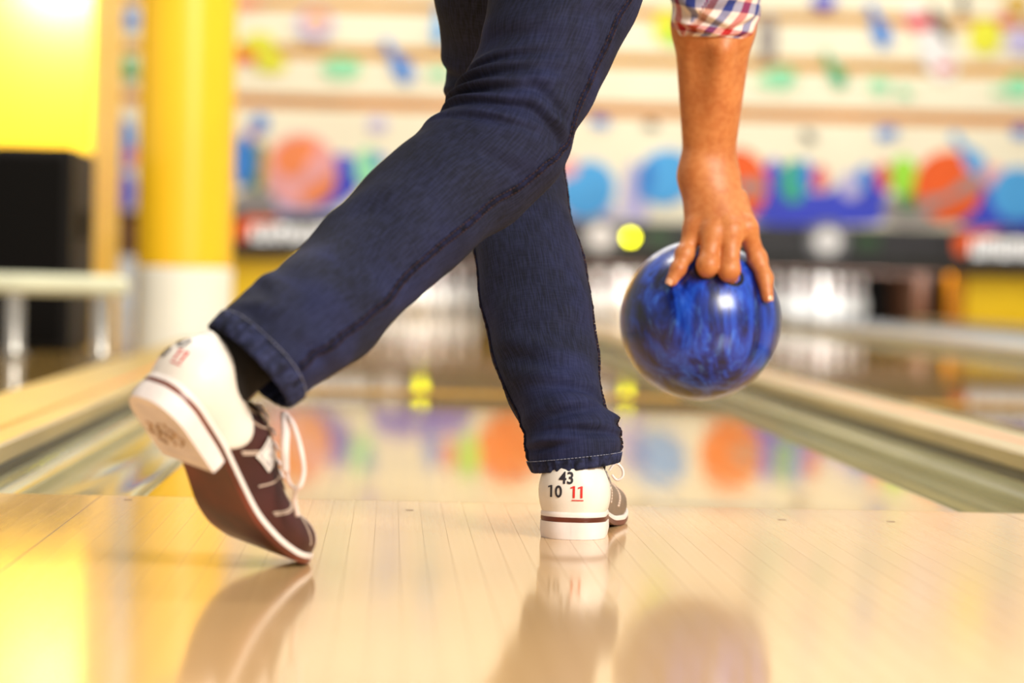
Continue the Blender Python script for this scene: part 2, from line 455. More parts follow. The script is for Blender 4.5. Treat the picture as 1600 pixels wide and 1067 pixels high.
oval('painted_ball', 'pink', 470, 266, 56, 58)
blob('painted_band', 'orange2', [(428, 250), (445, 222), (480, 216), (498, 228), (482, 250), (470, 272), (445, 275)])
blob('painted_band', 'orange2', [(470, 300), (495, 284), (522, 272), (524, 290), (508, 312), (480, 318)])
oval('painted_stripe', 'mint', 575, 262, 22, 30)
oval('painted_stripe', 'sky2', 592, 250, 10, 12)
oval('painted_stripe', 'green', 404, 262, 10, 40, 4)
oval('painted_stripe', 'gold', 412, 258, 6, 32, 4)
oval('painted_pin', 'sky2', 381, 250, 19, 42)
oval('painted_stripe', 'pink', 394, 210, 9, 9)
oval('painted_ball', 'sky2', 406, 193, 14, 15)
oval('painted_spot', 'lav', 590, 195, 16, 11)
oval('painted_spot', 'sky2', 938, 190, 14, 9, 12)
oval('painted_spot', 'dgrey', 1018, 195, 12, 6, 10)
oval('painted_spot', 'dgrey', 1264, 213, 12, 7, 35)
oval('painted_spot', 'sky2', 1386, 208, 17, 9, -10)
oval('painted_spot', 'sky2', 1596, 206, 14, 10)
oval('painted_ball', 'sky2', 196, 226, 16, 40)
oval('painted_ball', 'red', 205, 245, 8, 14)
oval('painted_ball', 'blue', 196, 300, 16, 30)
# second band
oval('painted_fish', 'mint', 1220, 122, 26, 18); oval('painted_fish', 'mint', 1192, 128, 12, 6)
oval('painted_fish', 'mint', 1374, 134, 17, 12); oval('painted_fish', 'mint', 1414, 144, 14, 7, 15)
oval('painted_fish', 'mint', 1592, 136, 20, 20); oval('painted_fish', 'mint', 1562, 142, 14, 5)
oval('painted_fish', 'mint', 534, 106, 32, 17); oval('painted_fish', 'mint', 686, 115, 18, 9)
pinshape('painted_pin', 'teal', 1303, 108, 32, -28)
pinshape('painted_pin', 'sky2', 620, 94, 38, -32)
blob('painted_splash', 'yellow', [(398, 80), (425, 76), (445, 96), (440, 110), (412, 112), (400, 100)])
oval('painted_splash', 'teal', 202, 104, 12, 16)
oval('painted_splash', 'green', 205, 118, 12, 8)
# third band
pinshape('painted_pin', 'sky2', 1372, 38, 36, -22)
pinshape('painted_pin', 'white', 1452, 62, 66, -28)
blob('painted_splash', 'red', [(1415, 30), (1440, 22), (1456, 32), (1448, 46), (1420, 44)])
oval('painted_shade', 'dgrey', 1470, 40, 8, 34, -28)
oval('painted_splash', 'red', 1476, 106, 13, 7)
oval('painted_ball', 'yellow', 1540, 58, 25, 27)
oval('painted_splash', 'red', 1570, 32, 10, 8)
oval('painted_ball', 'lav', 1598, 64, 24, 22)
oval('painted_ball', 'grey', 1200, 58, 14, 40)
oval('painted_splash', 'yellow', 404, 68, 26, 16); oval('painted_splash', 'orange', 384, 88, 18, 9)
oval('painted_ring', 'lav', 492, 38, 30, 26); oval('painted_ring', 'cream' if 'cream' in PAL else 'peach', 494, 32, 20, 15)
oval('painted_splash', 'yellow', 1042, 40, 20, 26); oval('painted_splash', 'lime', 1052, 58, 14, 12)
pinshape('painted_pin', 'sky', 686, 36, 30, 0)
oval('painted_ball', 'sky2', 205, 30, 14, 14)
# top band
oval('painted_ball', 'blue', 1288, 2, 19, 12); oval('painted_splash', 'gold', 1590, 6, 20, 14); oval('painted_splash', 'dgrey', 1505, 4, 7, 14); oval('painted_splash', 'orange2', 385, 4, 22, 8)

# masking unit over the pin decks
YM = 17.9
mk = empty('masking_unit', (2, YM, .4)); tag(mk, 'dark grey masking unit with round emblems and lights above the pins', 'masking unit')
def mpart(nm, g, m, smooth=False, parent=None):
    o = g.build(nm, m, None, smooth=smooth); o.parent = parent or mk
    o.matrix_parent_inverse = Matrix.Translation(-mk.location) if parent is None else Matrix.Identity(4)
    return o
z0, z1, z2, z3 = .42, .512, .548, .767
mpart('lower_panel', G().bbox((-1.75, YM + .03, z0), (8, YM + .30, z1), .01), MAT['mask_lo'])
mpart('sill', G().bbox((-1.75, YM - .03, z1), (8, YM + .30, z2), .008), MAT['mask2'])
for xa, xb in ((-1.75, -.64), (-.64, 1.04), (1.04, 2.68), (2.68, 4.42), (4.42, 8)):
    mpart('upper_panel', G().bbox((xa + .004, YM, z2), (xb - .004, YM + .30, z3), .008), MAT['mask'])
def disc(x, z, r, y0, y1, n=36):
    return G().prism([(x + r * cos(2*pi*k/n), z + r * sin(2*pi*k/n)) for k in range(n)], y0, y1)
for px, py in ((615, 364), (939, 370), (1293, 377)):
    p = onY(px, py, YM - .02)
    e = mpart('emblem_ring', disc(p[0], p[2], .165, YM - .02, YM), MAT['halo'])
    mpart('emblem_face', disc(p[0], p[2], .105, YM - .026, YM - .02), pm('white'))
    mpart('emblem_dot', disc(p[0], p[2], .012, YM - .029, YM - .026), MAT['dot'])
for px, py in ((663, 366), (985, 371)):
    p = onY(px, py, YM - .02)
    mpart('lamp_bezel', disc(p[0], p[2], .05, YM - .012, YM), MAT['mask2'])
    mpart('indicator_lamp', disc(p[0], p[2], .036, YM - .03, YM - .012), MAT['lampy'])
MAT['led_off'] = plain('led_green_off', (44, 74, 44), .4)
for px, py in ((1030, 372), (1356, 379)):
    p = onY(px, py, YM - .01); mpart('display_window', G().bbox((p[0] - .1, YM - .008, p[2] - .06), (p[0] + .1, YM + .002, p[2] + .06), .002), MAT['led_off'])
# brand plates: orange swoosh and a row of white letter blocks
for px0, px1, py in ((366, 588, 361), (1492, 1640, 382)):
    a = onY(px0, py, YM - .01); b = onY(px1, py, YM - .01)
    mpart('sign_plate', G().bbox((a[0] - .02, YM - .008, a[2] - .14), (b[0] + .02, YM + .001, a[2] + .13), .002), MAT['mask'])
    h = .1
    sw = [(a[0], a[2] - .06), (a[0] - .01, a[2] + .06), (a[0] + .1, a[2] + .115), (a[0] + .34, a[2] + .118), (a[0] + .34, a[2] + .085), (a[0] + .14, a[2] + .05), (a[0] + .1, a[2] - .07), (a[0] + .04, a[2] - .09)]
    mpart('sign_swoosh', G().prism(sw, YM - .014, YM - .008), pm('orange'))
    n = 6; wl = (b[0] - a[0] - .15) / n
    for k in range(n):
        x0 = a[0] + .14 + k * wl
        gg = G(); gg.box((x0, YM - .014, a[2] - .09), (x0 + wl * .32, YM - .008, a[2] + .05))
        gg.box((x0 + wl * .3, YM - .014, a[2] + (.02 if k % 2 else -.09)), (x0 + wl * .74, YM - .008, a[2] + (.05 if k % 2 else -.055)))
        gg.box((x0 + wl * .55, YM - .014, a[2] - .09), (x0 + wl * .8, YM - .008, a[2] + .05)); mpart('letter', gg, MAT['sign_glow'])

# pit, kickbacks and yellow panels
g = G(); g.box((-1.75, 19.62, -.2), (8, 19.7, .6)); o = g.build('wall_pit', MAT['pit'], smooth=False); tag(o, 'black curtain behind the pins', 'wall', kind='structure')
def thing_box(nm, lo, hi, m, label, cat, b=.006, **k):
    c = ((lo[0] + hi[0])/2, (lo[1] + hi[1])/2, lo[2])
    o = G().bbox(lo, hi, b).build(nm, m, None, loc=c, smooth=False); tag(o, label, cat, **k); return o
thing_box('kickback', (dl - .08, 18.32, -.05), (dl - .01, 19.6, .415), MAT['brown'], 'brown side board left of the pins on the bowler\'s lane', 'side board', kind='structure')
thing_box('kickback', (d01 + .015, 18.32, -.05), (d01 + .095, 19.6, .415), MAT['brown'], 'brown side board between the first two pin decks', 'side board', kind='structure')
thing_box('kickback', (d12 + .015, 18.32, -.05), (d12 + .095, 19.6, .415), MAT['brown'], 'brown side board between the second and third pin decks', 'side board', kind='structure')
thing_box('kickback', (dr + .02, 18.32, -.05), (dr + .12, 19.6, .415), MAT['brown'], 'brown side board right of the farthest pins', 'side board', kind='structure')
o = thing_box('yellow_panel', (-1.72, 18.05, -.02), (dl - .12, 18.15, .415), MAT['yellow2'], 'yellow panel under the masking unit left of the pins', 'panel')
o = thing_box('yellow_panel', (4.62, 18.05, -.02), (8, 18.15, .415), MAT['yellow2'], 'bright yellow panel at the far right below the masking unit', 'panel')
o = thing_box('post', (4.5, 18.0, -.02), (4.6, 18.2, .415), MAT['trim'], 'orange post at the left edge of the right-hand yellow panel', 'post')

# pins
prof = [(0, .0), (.026, .0), (.0285, .004), (.036, .03), (.049, .07), (.0597, .114), (.058, .14), (.049, .185), (.037, .222), (.028, .25), (.0235, .265), (.0228, .28), (.0250, .305), (.0295, .335), (.0323, .343), (.031, .36), (.025, .373), (.012, .3805), (0, .381)]
from bisect import bisect
def fine(prof, k=3):
    t = np.arange(0, len(prof) - 1 + 1e-6, 1 / k); return crom(prof, t)
pp = fine(prof); pp[:, 0] = np.maximum(pp[:, 0], 0)
def pin_parts():
    body = G().lathe(pp, 24); b = body.build('bowling_pin', MAT['pin'])
    kids = []
    for z0, z1 in ((.252, .264), (.284, .296)):
        zs = np.linspace(z0, z1, 4); rs = np.interp(zs, pp[:, 1], pp[:, 0]) + .0006
        kids.append(G().lathe(list(zip(rs, zs)), 24).build('neck_stripe', MAT['pinred'], b))
    return b, kids
pb, pk = pin_parts(); first = True
ws = ['on the deck seen between the two legs', 'on the deck left of the ball', 'on the deck right of the ball']
for li, cx in enumerate(LANES):
    for r in range(4):
        for k in range(r + 1):
            p = (cx + (k - r / 2) * .3048, 18.29 + r * .264, 0)
            if first: o = pb; first = False
            else:
                o = pb.copy(); COL.objects.link(o)
                for c in pk: c2 = c.copy(); COL.objects.link(c2); c2.parent = o
            o.location = p; tag(o, 'white bowling pin with red neck stripes ' + ws[li], 'bowling pin', 'pins of rack ' + ['behind the front leg', 'left of the ball', 'right of the ball'][li])

# left side: yellow wall block, column, speaker, rail
thing_box('wall_left', (-5, 8.5, -.02), (-1.335, 9.75, 3.3), MAT['yellow'], 'bright yellow wall block behind the black cabinet, lit from above', 'wall', .01, kind='structure')
cc = (-.775, 6.62, 0)
c0 = empty('column', cc); tag(c0, 'round yellow column with white base beside the left gutter', 'column')
def shaft(r, z0, z1): return G().lathe([(0, z0), (r - .006, z0), (r, z0 + .006), (r, z1 - .006), (r - .006, z1), (0, z1)], 48)
shaft(.181, -.03, .305).build('base', MAT['white'], c0, smooth='auto'); shaft(.178, .305, 3.3).build('shaft', MAT['yellow'], c0, smooth='auto')
sp0 = empty('speaker_cabinet', (-1.46, 6.3, 0)); tag(sp0, 'tall black speaker cabinet standing in front of the yellow wall', 'speaker')
def sub(nm, lo, hi, m, p, b=.006): return G().bbox(lo, hi, b).build(nm, m, p, smooth=False)
sub('cabinet', (-.34, -.32, 0), (.34, .38, .715), MAT['black'], sp0, .012)
sub('grille', (-.31, -.335, .03), (.31, -.318, .685), MAT['black2'], sp0, .006)
sub('handle', (.338, -.04, .40), (.352, .12, .50), MAT['black2'], sp0, .004)
rl = empty('guard_rail', (-1.25, 5.28, 0)); tag(rl, 'low cream guard rail on chrome posts in front of the black cabinet', 'rail')
sub('top_rail', (-.75, -.045, .205), (.40, .045, .270), MAT['rail'], rl, .018)
for xx in (-.55, .035, .315):
    p = empty
    o = G().lathe([(0, 0), (.05, 0), (.05, .008), (.032, .016), (.029, .03), (.029, .206), (0, .206)], 24, (xx, 0, 0)).build('post', MAT['chrome'], rl, smooth='auto')

# ------------------------------------------------------------------ bowling ball
BC = at(1094, 500, 3.61); BR = .1079
m = Mt('ball_marble').set(rough=.28, coat=.35, coatr=.14)
v = m.coords('Object', (9, 9, 2.0), (radians(18), radians(-18), 0))
n1_ = m.noise(v, 1.6, 6, 2.2, .55)
v2 = m.coords('Object', (14, 14, 4), (radians(10), radians(-30), radians(20)))
n2_ = m.noise(v2, 2.2, 4, 3.0, .6)
c1 = m.ramp(n1_, [(.34, (4, 9, 34)), (.44, (8, 24, 92)), (.52, (18, 56, 172)), (.60, (36, 92, 220)), (.70, (8, 28, 104))])
c2 = m.ramp(n2_, [(.42, (5, 12, 46)), (.56, (16, 48, 150)), (.70, (90, 150, 240))])
m.color(m.mix(.30, c1, c2)); MAT['ball'] = m.m
MAT['hole'] = plain('hole_dark', (8, 10, 22), .6)
def sphere_pts(nu=64, nv=96):
    th = np.linspace(0, pi, nu + 1); ph = np.linspace(0, 2 * pi, nv, endpoint=False)
    return np.stack([np.outer(np.sin(th), np.cos(ph)), np.outer(np.sin(th), np.sin(ph)), np.outer(np.cos(th), np.ones(nv))], -1) * BR
g = G(); g.grid(sphere_pts(), close_v=True)
ball = g.build('bowling_ball', MAT['ball'], loc=None); ball.location = BC
tag(ball, 'marbled blue bowling ball gripped from above by the right hand', 'bowling ball')
def sdepth(px, py, r=BR):
    """depth at which the view ray through a pixel meets the ball"""
    ray = FW + RT * (px - 800) / F_PX + UP * (533.5 - py) / F_PX
    oc = CAM - BC; a = ray @ ray; b = 2 * ray @ oc; c = oc @ oc - r * r; q = b * b - 4 * a * c
    return (-b - math.sqrt(q)) / (2 * a) if q > 0 else None
def onball(px, py, off=0.0): return at(px, py, sdepth(px, py, BR + off))
def hole(p, r):
    nrm = (p - BC) / np.linalg.norm(p - BC); t = np.cross(nrm, [0, 0, 1]); t /= np.linalg.norm(t); b = np.cross(nrm, t)
    P = []
    for rr, off in ((r + .0022, .0), (r + .001, .0008), (r, .0004), (r - .0006, -.0002), (0.0001, -.0002)):
        ring = []
        for k in range(24):
            q = t * cos(2*pi*k/24) * rr + b * sin(2*pi*k/24) * rr + nrm * math.sqrt(BR**2 - rr**2); ring.append(q + nrm * (off + .0003))
        P.append(ring)
    g = G(); g.grid(P, close_v=True); g.build('finger_hole', MAT['hole'], ball)

# ------------------------------------------------------------------ signed-distance modelling for the body
def rcone(P, a, b, r1, r2):
    a = np.asarray(a, float); ba = np.asarray(b, float) - a; pa = P - a
    t = np.clip((pa @ ba) / (ba @ ba), 0, 1); return np.linalg.norm(pa - t[..., None] * ba, axis=-1) - (r1 + (r2 - r1) * t)
def ell(P, c, r, R=None):
    q = P - np.asarray(c, float)
    if R is not None: q = q @ R
    k = np.linalg.norm(q / r, axis=-1); k2 = np.linalg.norm(q / np.square(r), axis=-1); return k * (k - 1) / (k2 + 1e-9)
def smin(a, b, k):
    h = np.maximum(k - np.abs(a - b), 0) / k; return np.minimum(a, b) - h * h * k * .25
def nets(fn, lo, hi, h):
    lo = np.asarray(lo, float); n = np.ceil((np.asarray(hi) - lo) / h).astype(int) + 1
    ax = [lo[i] + h * np.arange(n[i]) for i in range(3)]
    P = np.stack(np.meshgrid(*ax, indexing='ij'), -1).astype(np.float32); V = fn(P).astype(np.float32)
    I = V < 0; nx, ny, nz = n
    corners = [(i, j, k) for i in (0, 1) for j in (0, 1) for k in (0, 1)]
    cnt = sum(I[i:nx-1+i, j:ny-1+j, k:nz-1+k].astype(np.int8) for i, j, k in corners)
    act = (cnt > 0) & (cnt < 8); ids = np.argwhere(act); m = len(ids)
    idx = -np.ones(act.shape, int); idx[act] = np.arange(m)
    acc = np.zeros((m, 3)); c = np.zeros(m)
    for a in corners:
        for ax_ in range(3):
            if a[ax_] == 0:
                b = list(a); b[ax_] = 1
                va = V[ids[:, 0]+a[0], ids[:, 1]+a[1], ids[:, 2]+a[2]]; vb = V[ids[:, 0]+b[0], ids[:, 1]+b[1], ids[:, 2]+b[2]]
                cr = (va < 0) != (vb < 0); t = np.where(cr, va / (va - vb + 1e-12), 0)
                p = np.tile(np.array(a, float), (m, 1)); p[:, ax_] = t
                acc[cr] += p[cr]; c[cr] += 1
    verts = lo + h * (ids + acc / c[:, None])
    F = []
    for ax_ in range(3):
        s0 = [slice(None)] * 3; s1 = [slice(None)] * 3; s0[ax_] = slice(0, -1); s1[ax_] = slice(1, None)
        e = I[tuple(s0)] != I[tuple(s1)]; E = np.argwhere(e)
        o = [k for k in range(3) if k != ax_]
        ok = (E[:, o[0]] > 0) & (E[:, o[1]] > 0) & (E[:, o[0]] < n[o[0]] - 1) & (E[:, o[1]] < n[o[1]] - 1); E = E[ok]
        def cell(d0, d1):
            q = E.copy(); q[:, o[0]] += d0; q[:, o[1]] += d1; return idx[q[:, 0], q[:, 1], q[:, 2]]
        q = np.stack([cell(-1, -1), cell(0, -1), cell(0, 0), cell(-1, 0)], 1)
        flip = I[E[:, 0], E[:, 1], E[:, 2]] ^ (ax_ == 1)
        q[~flip] = q[~flip][:, ::-1]; F.append(q)
    return verts, np.vstack(F)

# trouser legs: outlines and depths, shared by the body inside and the denim outside
class Leg:
    def __init__(s, st, folds, ratio, seed, drop=(0, 0, 0)):
        A = np.array([at(q[0], q[1], q[4]) for q in st]); B = np.array([at(q[2], q[3], q[4]) for q in st])
        s.C = (A + B) / 2; s.Av = (B - A) / 2; T = np.gradient(s.C, axis=0)
        b = np.cross(s.Av, T); b /= np.linalg.norm(b, axis=1)[:, None]
        b *= np.where((b @ FW) > 0, -1, 1)[:, None]
        wv = np.clip(.35 + .22 * (np.arange(len(st)) - len(st) + 4), .35, 1)[:, None]
        b = b * (1 - wv) + wv * (-FW + np.array(drop))
        b /= np.linalg.norm(b, axis=1)[:, None]
        rr = np.array([(q[5] if len(q) > 5 else ratio) for q in st])
        s.Bv = b * (np.linalg.norm(s.Av, axis=1) * rr)[:, None]
        s.n = len(st); s.folds = folds
        r = np.random.default_rng(seed); s.ph = r.uniform(0, 6.28, 12)
    def pos(s, t, th, off=0.0):
        t = np.asarray(t, float); th = np.asarray(th, float)
        c = crom(s.C, t); a = crom(s.Av, t); b = crom(s.Bv, t)
        v = a * np.cos(th)[..., None] + b * np.sin(th)[..., None]
        rad = np.linalg.norm(v, axis=-1); n = a / (np.linalg.norm(a, axis=-1)[..., None] ** 2) * np.cos(th)[..., None] + b / (np.linalg.norm(b, axis=-1)[..., None] ** 2) * np.sin(th)[..., None]
        n /= np.linalg.norm(n, axis=-1)[..., None]
        d = np.zeros_like(t)
        for (t0, h0, sl, wt, wh, amp) in s.folds:
            dh = (th - h0 + pi) % (2 * pi) - pi
            x = (t - t0 - sl * dh) / wt
            prof = np.exp(-x * x) - .85 * np.exp(-(x - 1.25) ** 2 * 2.2)
            d = d + amp * prof * np.exp(-(dh / wh) ** 2)
        p = s.ph
        d = d + .0011 * np.sin(3 * th + 1.9 * t + p[0]) * np.sin(1.3 * t + p[1]) + .0008 * np.sin(5 * th - 2.7 * t + p[2]) + .0006 * np.sin(2 * th + 4.6 * t + p[3])
        return c + v + n * (d + off)[..., None], n
RS = [  # right (trailing) leg: left/upper outline, right/lower outline, depth
    (735, -420, 1060, -380, 3.06), (755, -230, 1046, -200, 3.05), (765, -100, 1028, -90, 3.03), (762, 0, 1005, 0, 3.01), (750, 62, 980, 52, 2.99), (737, 102, 955, 104, 2.98),
    (722, 128, 930, 154, 2.97), (707, 148, 905, 202, 2.96), (694, 168, 888, 244, 2.955), (672, 190, 868, 284, 2.945), (645, 212, 818, 332, 2.93), (610, 242, 768, 366, 2.90), (563, 286, 716, 410, 2.86),
    (514, 335, 662, 456, 2.82), (472, 382, 614, 504, 2.77), (432, 420, 572, 552, 2.70), (394, 446, 528, 580, 2.645, 1.02), (360, 478, 488, 608, 2.605, 1.08), (325, 511, 449, 636, 2.585, 1.1)]
hp = pi / 2
RF = [(5.3, 2.3, .30, .28, .75, .0062), (6.1, 2.35, .42, .26, .8, .0085), (6.9, 2.3, .55, .25, .85, .0092), (7.7, 2.2, .62, .26, .8, .0075), (8.5, 1.9, .60, .3, .7, .0058), (6.6, 1.15, -.9, .3, .42, .0055),
      (7.5, 1.0, -.7, .3, .4, .006), (4.2, 2.0, -.35, .35, .7, .0030), (2.6, 1.8, -.5, .5, .8, .003), (9.6, 1.25, .5, .35, .5, .0035), (12.5, 2.2, .8, .5, .6, .0020), (15.6, 1.7, -.6, .45, .8, .0055), (16.4, 1.0, .5, .3, .5, .0045), (14.4, .9, .4, .4, .4, .0035), (16.8, 2.2, .3, .25, .6, .0032), (16.0, 2.5, -.5, .3, .5, .003), (11.0, 1.9, .6, .6, .7, .0025), (3.6, 1.2, .4, .4, .6, .003)]
FS = [  # left (front) leg
    (668, -420, 930, -400, 3.12), (662, -230, 925, -230, 3.20), (668, -100, 915, -100, 3.25), (678, 0, 905, 0, 3.29), (690, 60, 900, 62, 3.32), (696, 118, 895, 120, 3.34), (700, 172, 890, 180, 3.345), (712, 240, 880, 243, 3.33),
    (722, 300, 884, 300, 3.30), (733, 360, 897, 358, 3.26), (743, 420, 913, 420, 3.22), (754, 490, 925, 487, 3.18), (766, 550, 932, 545, 3.15), (784, 600, 937, 596, 3.115, 1.05), (802, 640, 943, 632, 3.095, 1.1), (820, 675, 964, 660, 3.08, 1.15), (822, 704, 972, 690, 3.07, 1.2), (832, 738, 966, 722, 3.065, 1.2)]
FF = [(13.6, 1.2, -.25, .30, .9, .0060), (14.5, 1.7, .20, .28, .9, .0080), (15.2, 1.3, -.2, .25, .9, .0075), (15.7, 2.2, .1, .22, .6, .006), (12.4, 1.9, -.5, .4, .7, .006), (11.3, 1.0, .6, .5, .6, .0045), (10.2, 2.1, .5, .5, .7, .0025),
      (8.6, 1.3, -.4, .4, .6, .003), (5.4, 2.7, .2, .25, .6, .005), (4.6, 2.8, -.2, .25, .6, .004), (6.2, 2.7, .2, .25, .6, .005), (14.8, .25, .3, .3, .5, .005)]
LR = Leg(RS, RF, .95, 3, (.20, 0, .16)); LF = Leg(FS, FF, 1.0, 5, (0, 0, -.01))

# ------------------------------------------------------------------ person
ORG = np.array([0.12, -0.62, 0.0])
m = Mt('skin').set(rough=.45, sss=.08)
m.b.inputs['Subsurface Radius'].default_value = (.012, .004, .002); m.b.inputs['Subsurface Scale'].default_value = .6
nz = m.noise(m.coords('Object'), 26, 5, .4); nz2 = m.noise(m.coords('Object'), 120, 3)
m.color(m.mix(.25, m.ramp(nz, [(.35, (188, 110, 54)), (.65, (208, 132, 72))]), m.ramp(nz2, [(.4, (188, 104, 60)), (.6, (224, 154, 100))])))
m.bump(m.noise(m.coords('Object', (60, 60, 260)), 3, 4), .25, .0012); MAT['skin'] = m.m
MAT['nail'] = plain('fingernail', (236, 178, 142), .28, .03)
MAT['hair'] = plain('dark_hair', (46, 32, 24), .6, .2, 40)

DC = 3.61
# right hand: joints by finger (little, ring, middle, index)
wr = at(1110, 268, DC - .035); el = at(1119, -62, DC - .13)
wl, wrr = at(1094, 262, DC - .035), at(1121, 262, DC - .03)
fl, fr = at(1091, 40, DC - .10), at(1139, 40, DC - .10)
fl2, fr2 = at(1101, -70, DC - .13), at(1138, -70, DC - .13)
mcp = [at(1086, 358, DC - .068), at(1114, 364, DC - .082), at(1142, 361, DC - .082), at(1166, 356, DC - .068)]
def ob(px, py, off): return onball(px, py, off)
fin = [
    [mcp[0], ob(1070, 397, .0125), ob(1060, 420, .0095), ob(1050, 438, .0075)],
    [mcp[1], ob(1106, 414, .013), ob(1103, 430, -.012), ob(1102, 436, -.03)],
    [mcp[2], ob(1139, 421, .013), ob(1139, 438, -.012), ob(1139, 444, -.03)],
    [mcp[3], ob(1183, 404, .0125), ob(1195, 434, .0095), ob(1199, 463, .0075)],
]
frad = [(.0125, .0112, .0100, .0080), (.0140, .0132, .0122, .011), (.0140, .0132, .0122, .011), (.0130, .0118, .0108, .0082)]
th = [at(1150, 312, DC - .01), at(1162, 345, DC + .02), at(1150, 372, DC + .055), at(1132, 392, DC + .085)]
def hand_sdf(P):
    fa = smin(rcone(P, wl, fl, .0215, .0315), rcone(P, wrr, fr, .0205, .0315), .03)
    fa = smin(fa, smin(rcone(P, fl, fl2, .0315, .031), rcone(P, fr, fr2, .0315, .031), .03), .02)
    tn = rcone(P, at(1128, 80, DC - .128), at(1112, 225, DC - .052), .010, .006)
    fa = smin(fa, tn, .03)
    fa = smin(fa, ell(P, at(1088, 258, DC - .05), np.array([.011, .012, .012])), .02)     # ulna head
    wm = [at(1088, 285, DC - .04), at(1102, 285, DC - .046), at(1116, 285, DC - .046), at(1130, 285, DC - .035)]
    palm = None
    for a, b, r in zip(wm, mcp, (.0155, .0165, .0165, .0150)):
        q = rcone(P, a, b, .019, r - .0015); palm = q if palm is None else smin(palm, q, .020)
    palm = smin(palm, rcone(P, at(1100, 300, DC - .022), at(1128, 348, DC - .045), .022, .018), .02)
    for b, r in zip(mcp, (.0112, .0128, .0128, .0118)):
        palm = smin(palm, np.linalg.norm(P - (b - FW * .0045 + UP * .001), axis=-1) - r, .010)
    body = smin(fa, palm, .035)
    F = None
    for j, r in zip(fin, frad):
        c = smin(rcone(P, j[0], j[1], r[0], r[1]), rcone(P, j[1], j[2], r[1], r[2]), .006)
        c = smin(c, rcone(P, j[2], j[3], r[2], r[3]), .005)
        c = smin(c, np.linalg.norm(P - (j[1] - FW * .002), axis=-1) - r[1] * 1.06, .006)
        F = c if F is None else np.minimum(F, c)
    T = smin(smin(rcone(P, th[0], th[1], .017, .0145), rcone(P, th[1], th[2], .0145, .0125), .008), rcone(P, th[2], th[3], .0125, .011), .008)
    body = smin(body, F, .011)
    return smin(body, T, .014)
pts = np.array([fl2, fr2, fl, fr, wl, wrr] + mcp + [q for f in fin for q in f] + th)
hv, hf = nets(hand_sdf, pts.min(0) - .055, pts.max(0) + .05, .0021)
# the rest of the figure (mostly above the frame): torso leaning over the front leg
pel = np.array([.17, -.44, .86]); chest = np.array([.27, -.10, 1.02]); neck = np.array([.30, .06, 1.12]); head = np.array([.30, .17, 1.22])
shr = np.array([.44, -.02, .97]); shl = np.array([.10, .02, 1.10]); ell_ = np.array([-.13, -.10, 1.02]); wll = np.array([-.32, -.20, .95])
kr, kl = at(800, 205, 2.95), at(795, 180, 3.34); ar_, al_ = at(392, 570, 2.60), at(897, 720, 3.10)
hr, hl = np.array([.27, -.44, .84]), np.array([.10, -.42, .84])
def body_sdf(P):
    d = smin(rcone(P, pel, (pel + chest) / 2, .125, .115), rcone(P, (pel + chest) / 2, chest, .115, .135), .08)
    d = smin(d, rcone(P, shl, shr, .07, .07), .08)
    d = smin(d, rcone(P, chest, neck, .08, .055), .05)
    hd = smin(ell(P, head + [0, .0, .02], np.array([.075, .095, .11])), ell(P, head + [0, .045, -.045], np.array([.055, .06, .07])), .04)
    hd = smin(hd, rcone(P, head + [0, .09, .0], head + [0, .112, -.03], .010, .015), .015)
    for sx in (-1, 1): hd = np.minimum(hd, ell(P, head + [sx * .078, -.005, -.01], np.array([.012, .02, .032])))
    d = smin(d, hd, .03)
    d = smin(d, rcone(P, shr, el, .058, .040), .05); d = smin(d, rcone(P, el, (fl + fr) / 2 + np.array([0, 0, .10]), .036, .030), .03)
    d = smin(d, smin(rcone(P, shl, ell_, .058, .045), rcone(P, ell_, wll, .042, .027), .03), .05)
    d = smin(d, ell(P, wll + [-.05, -.03, -.01], np.array([.05, .035, .016])), .02)
    for k in range(4):
        a = wll + [-.075, -.045 + .018 * k, -.01]; d = smin(d, rcone(P, a, a + [-.065, -.03 + .012 * k, -.012], .0095, .008), .006)
    d = smin(d, rcone(P, wll + [-.03, .0, -.01], wll + [-.07, .05, -.015], .013, .010), .01)
    for L_, ts in ((LR, (0, 3, 6, 8.5, 11, 14, 16.5)), (LF, (0, 3, 6, 9, 12, 14.5, 16))):
        q = crom(L_.C, ts); rr = (.085, .062, .050, .046, .044, .036, .030)
        for a in range(len(ts) - 1): d = smin(d, rcone(P, q[a], q[a + 1], rr[a], rr[a + 1]), .02)
    return d
bv, bf = nets(body_sdf, (-.55, -1.05, .02), (.62, .42, 1.42), .0125)
g = G(); g.add(hv, hf.tolist()); g.add(bv, bf.tolist())
person = g.build('person', MAT['skin'], org=ORG, recalc=False); person.location = ORG
tag(person, 'bowler in dark jeans and rolled plaid sleeves swinging a blue ball, seen from behind', 'person')
def pt(nm, g, m, parent=person, smooth=True, **k): return g.build(nm, m, parent, smooth=smooth, org=ORG, **k)

# fingernails on the little and index fingertips
for f, nx in ((fin[0], -.15), (fin[3], .15)):
    tip, prv = f[3], f[2]; d = tip - prv; d /= np.linalg.norm(d); nrm = (tip - BC); nrm = nrm - d * (nrm @ d); nrm /= np.linalg.norm(nrm); sd = np.cross(d, nrm)
    c = tip + d * .0005; P = []
    for u in np.linspace(-1, 1, 9):
        row = []
        for v_ in np.linspace(-1, 1, 9):
            wv = .0052 * math.sqrt(max(0, 1 - .5 * max(0, -u) ** 2 - .35 * max(0, u) ** 4))
            row.append(c + d * (.0068 * u + .001) + sd * wv * v_ + nrm * (.0079 - .0024 * v_ * v_ - .0012 * max(0, u) ** 2))
        P.append(row)
    g = G(); g.grid(P); q = np.array(P) - nrm * .0015; g.grid(q, flip=True); pt('fingernail', g, MAT['nail'])
for i in (1, 2): hole(fin[i][2], .0148)
hole(th[3], .0150)
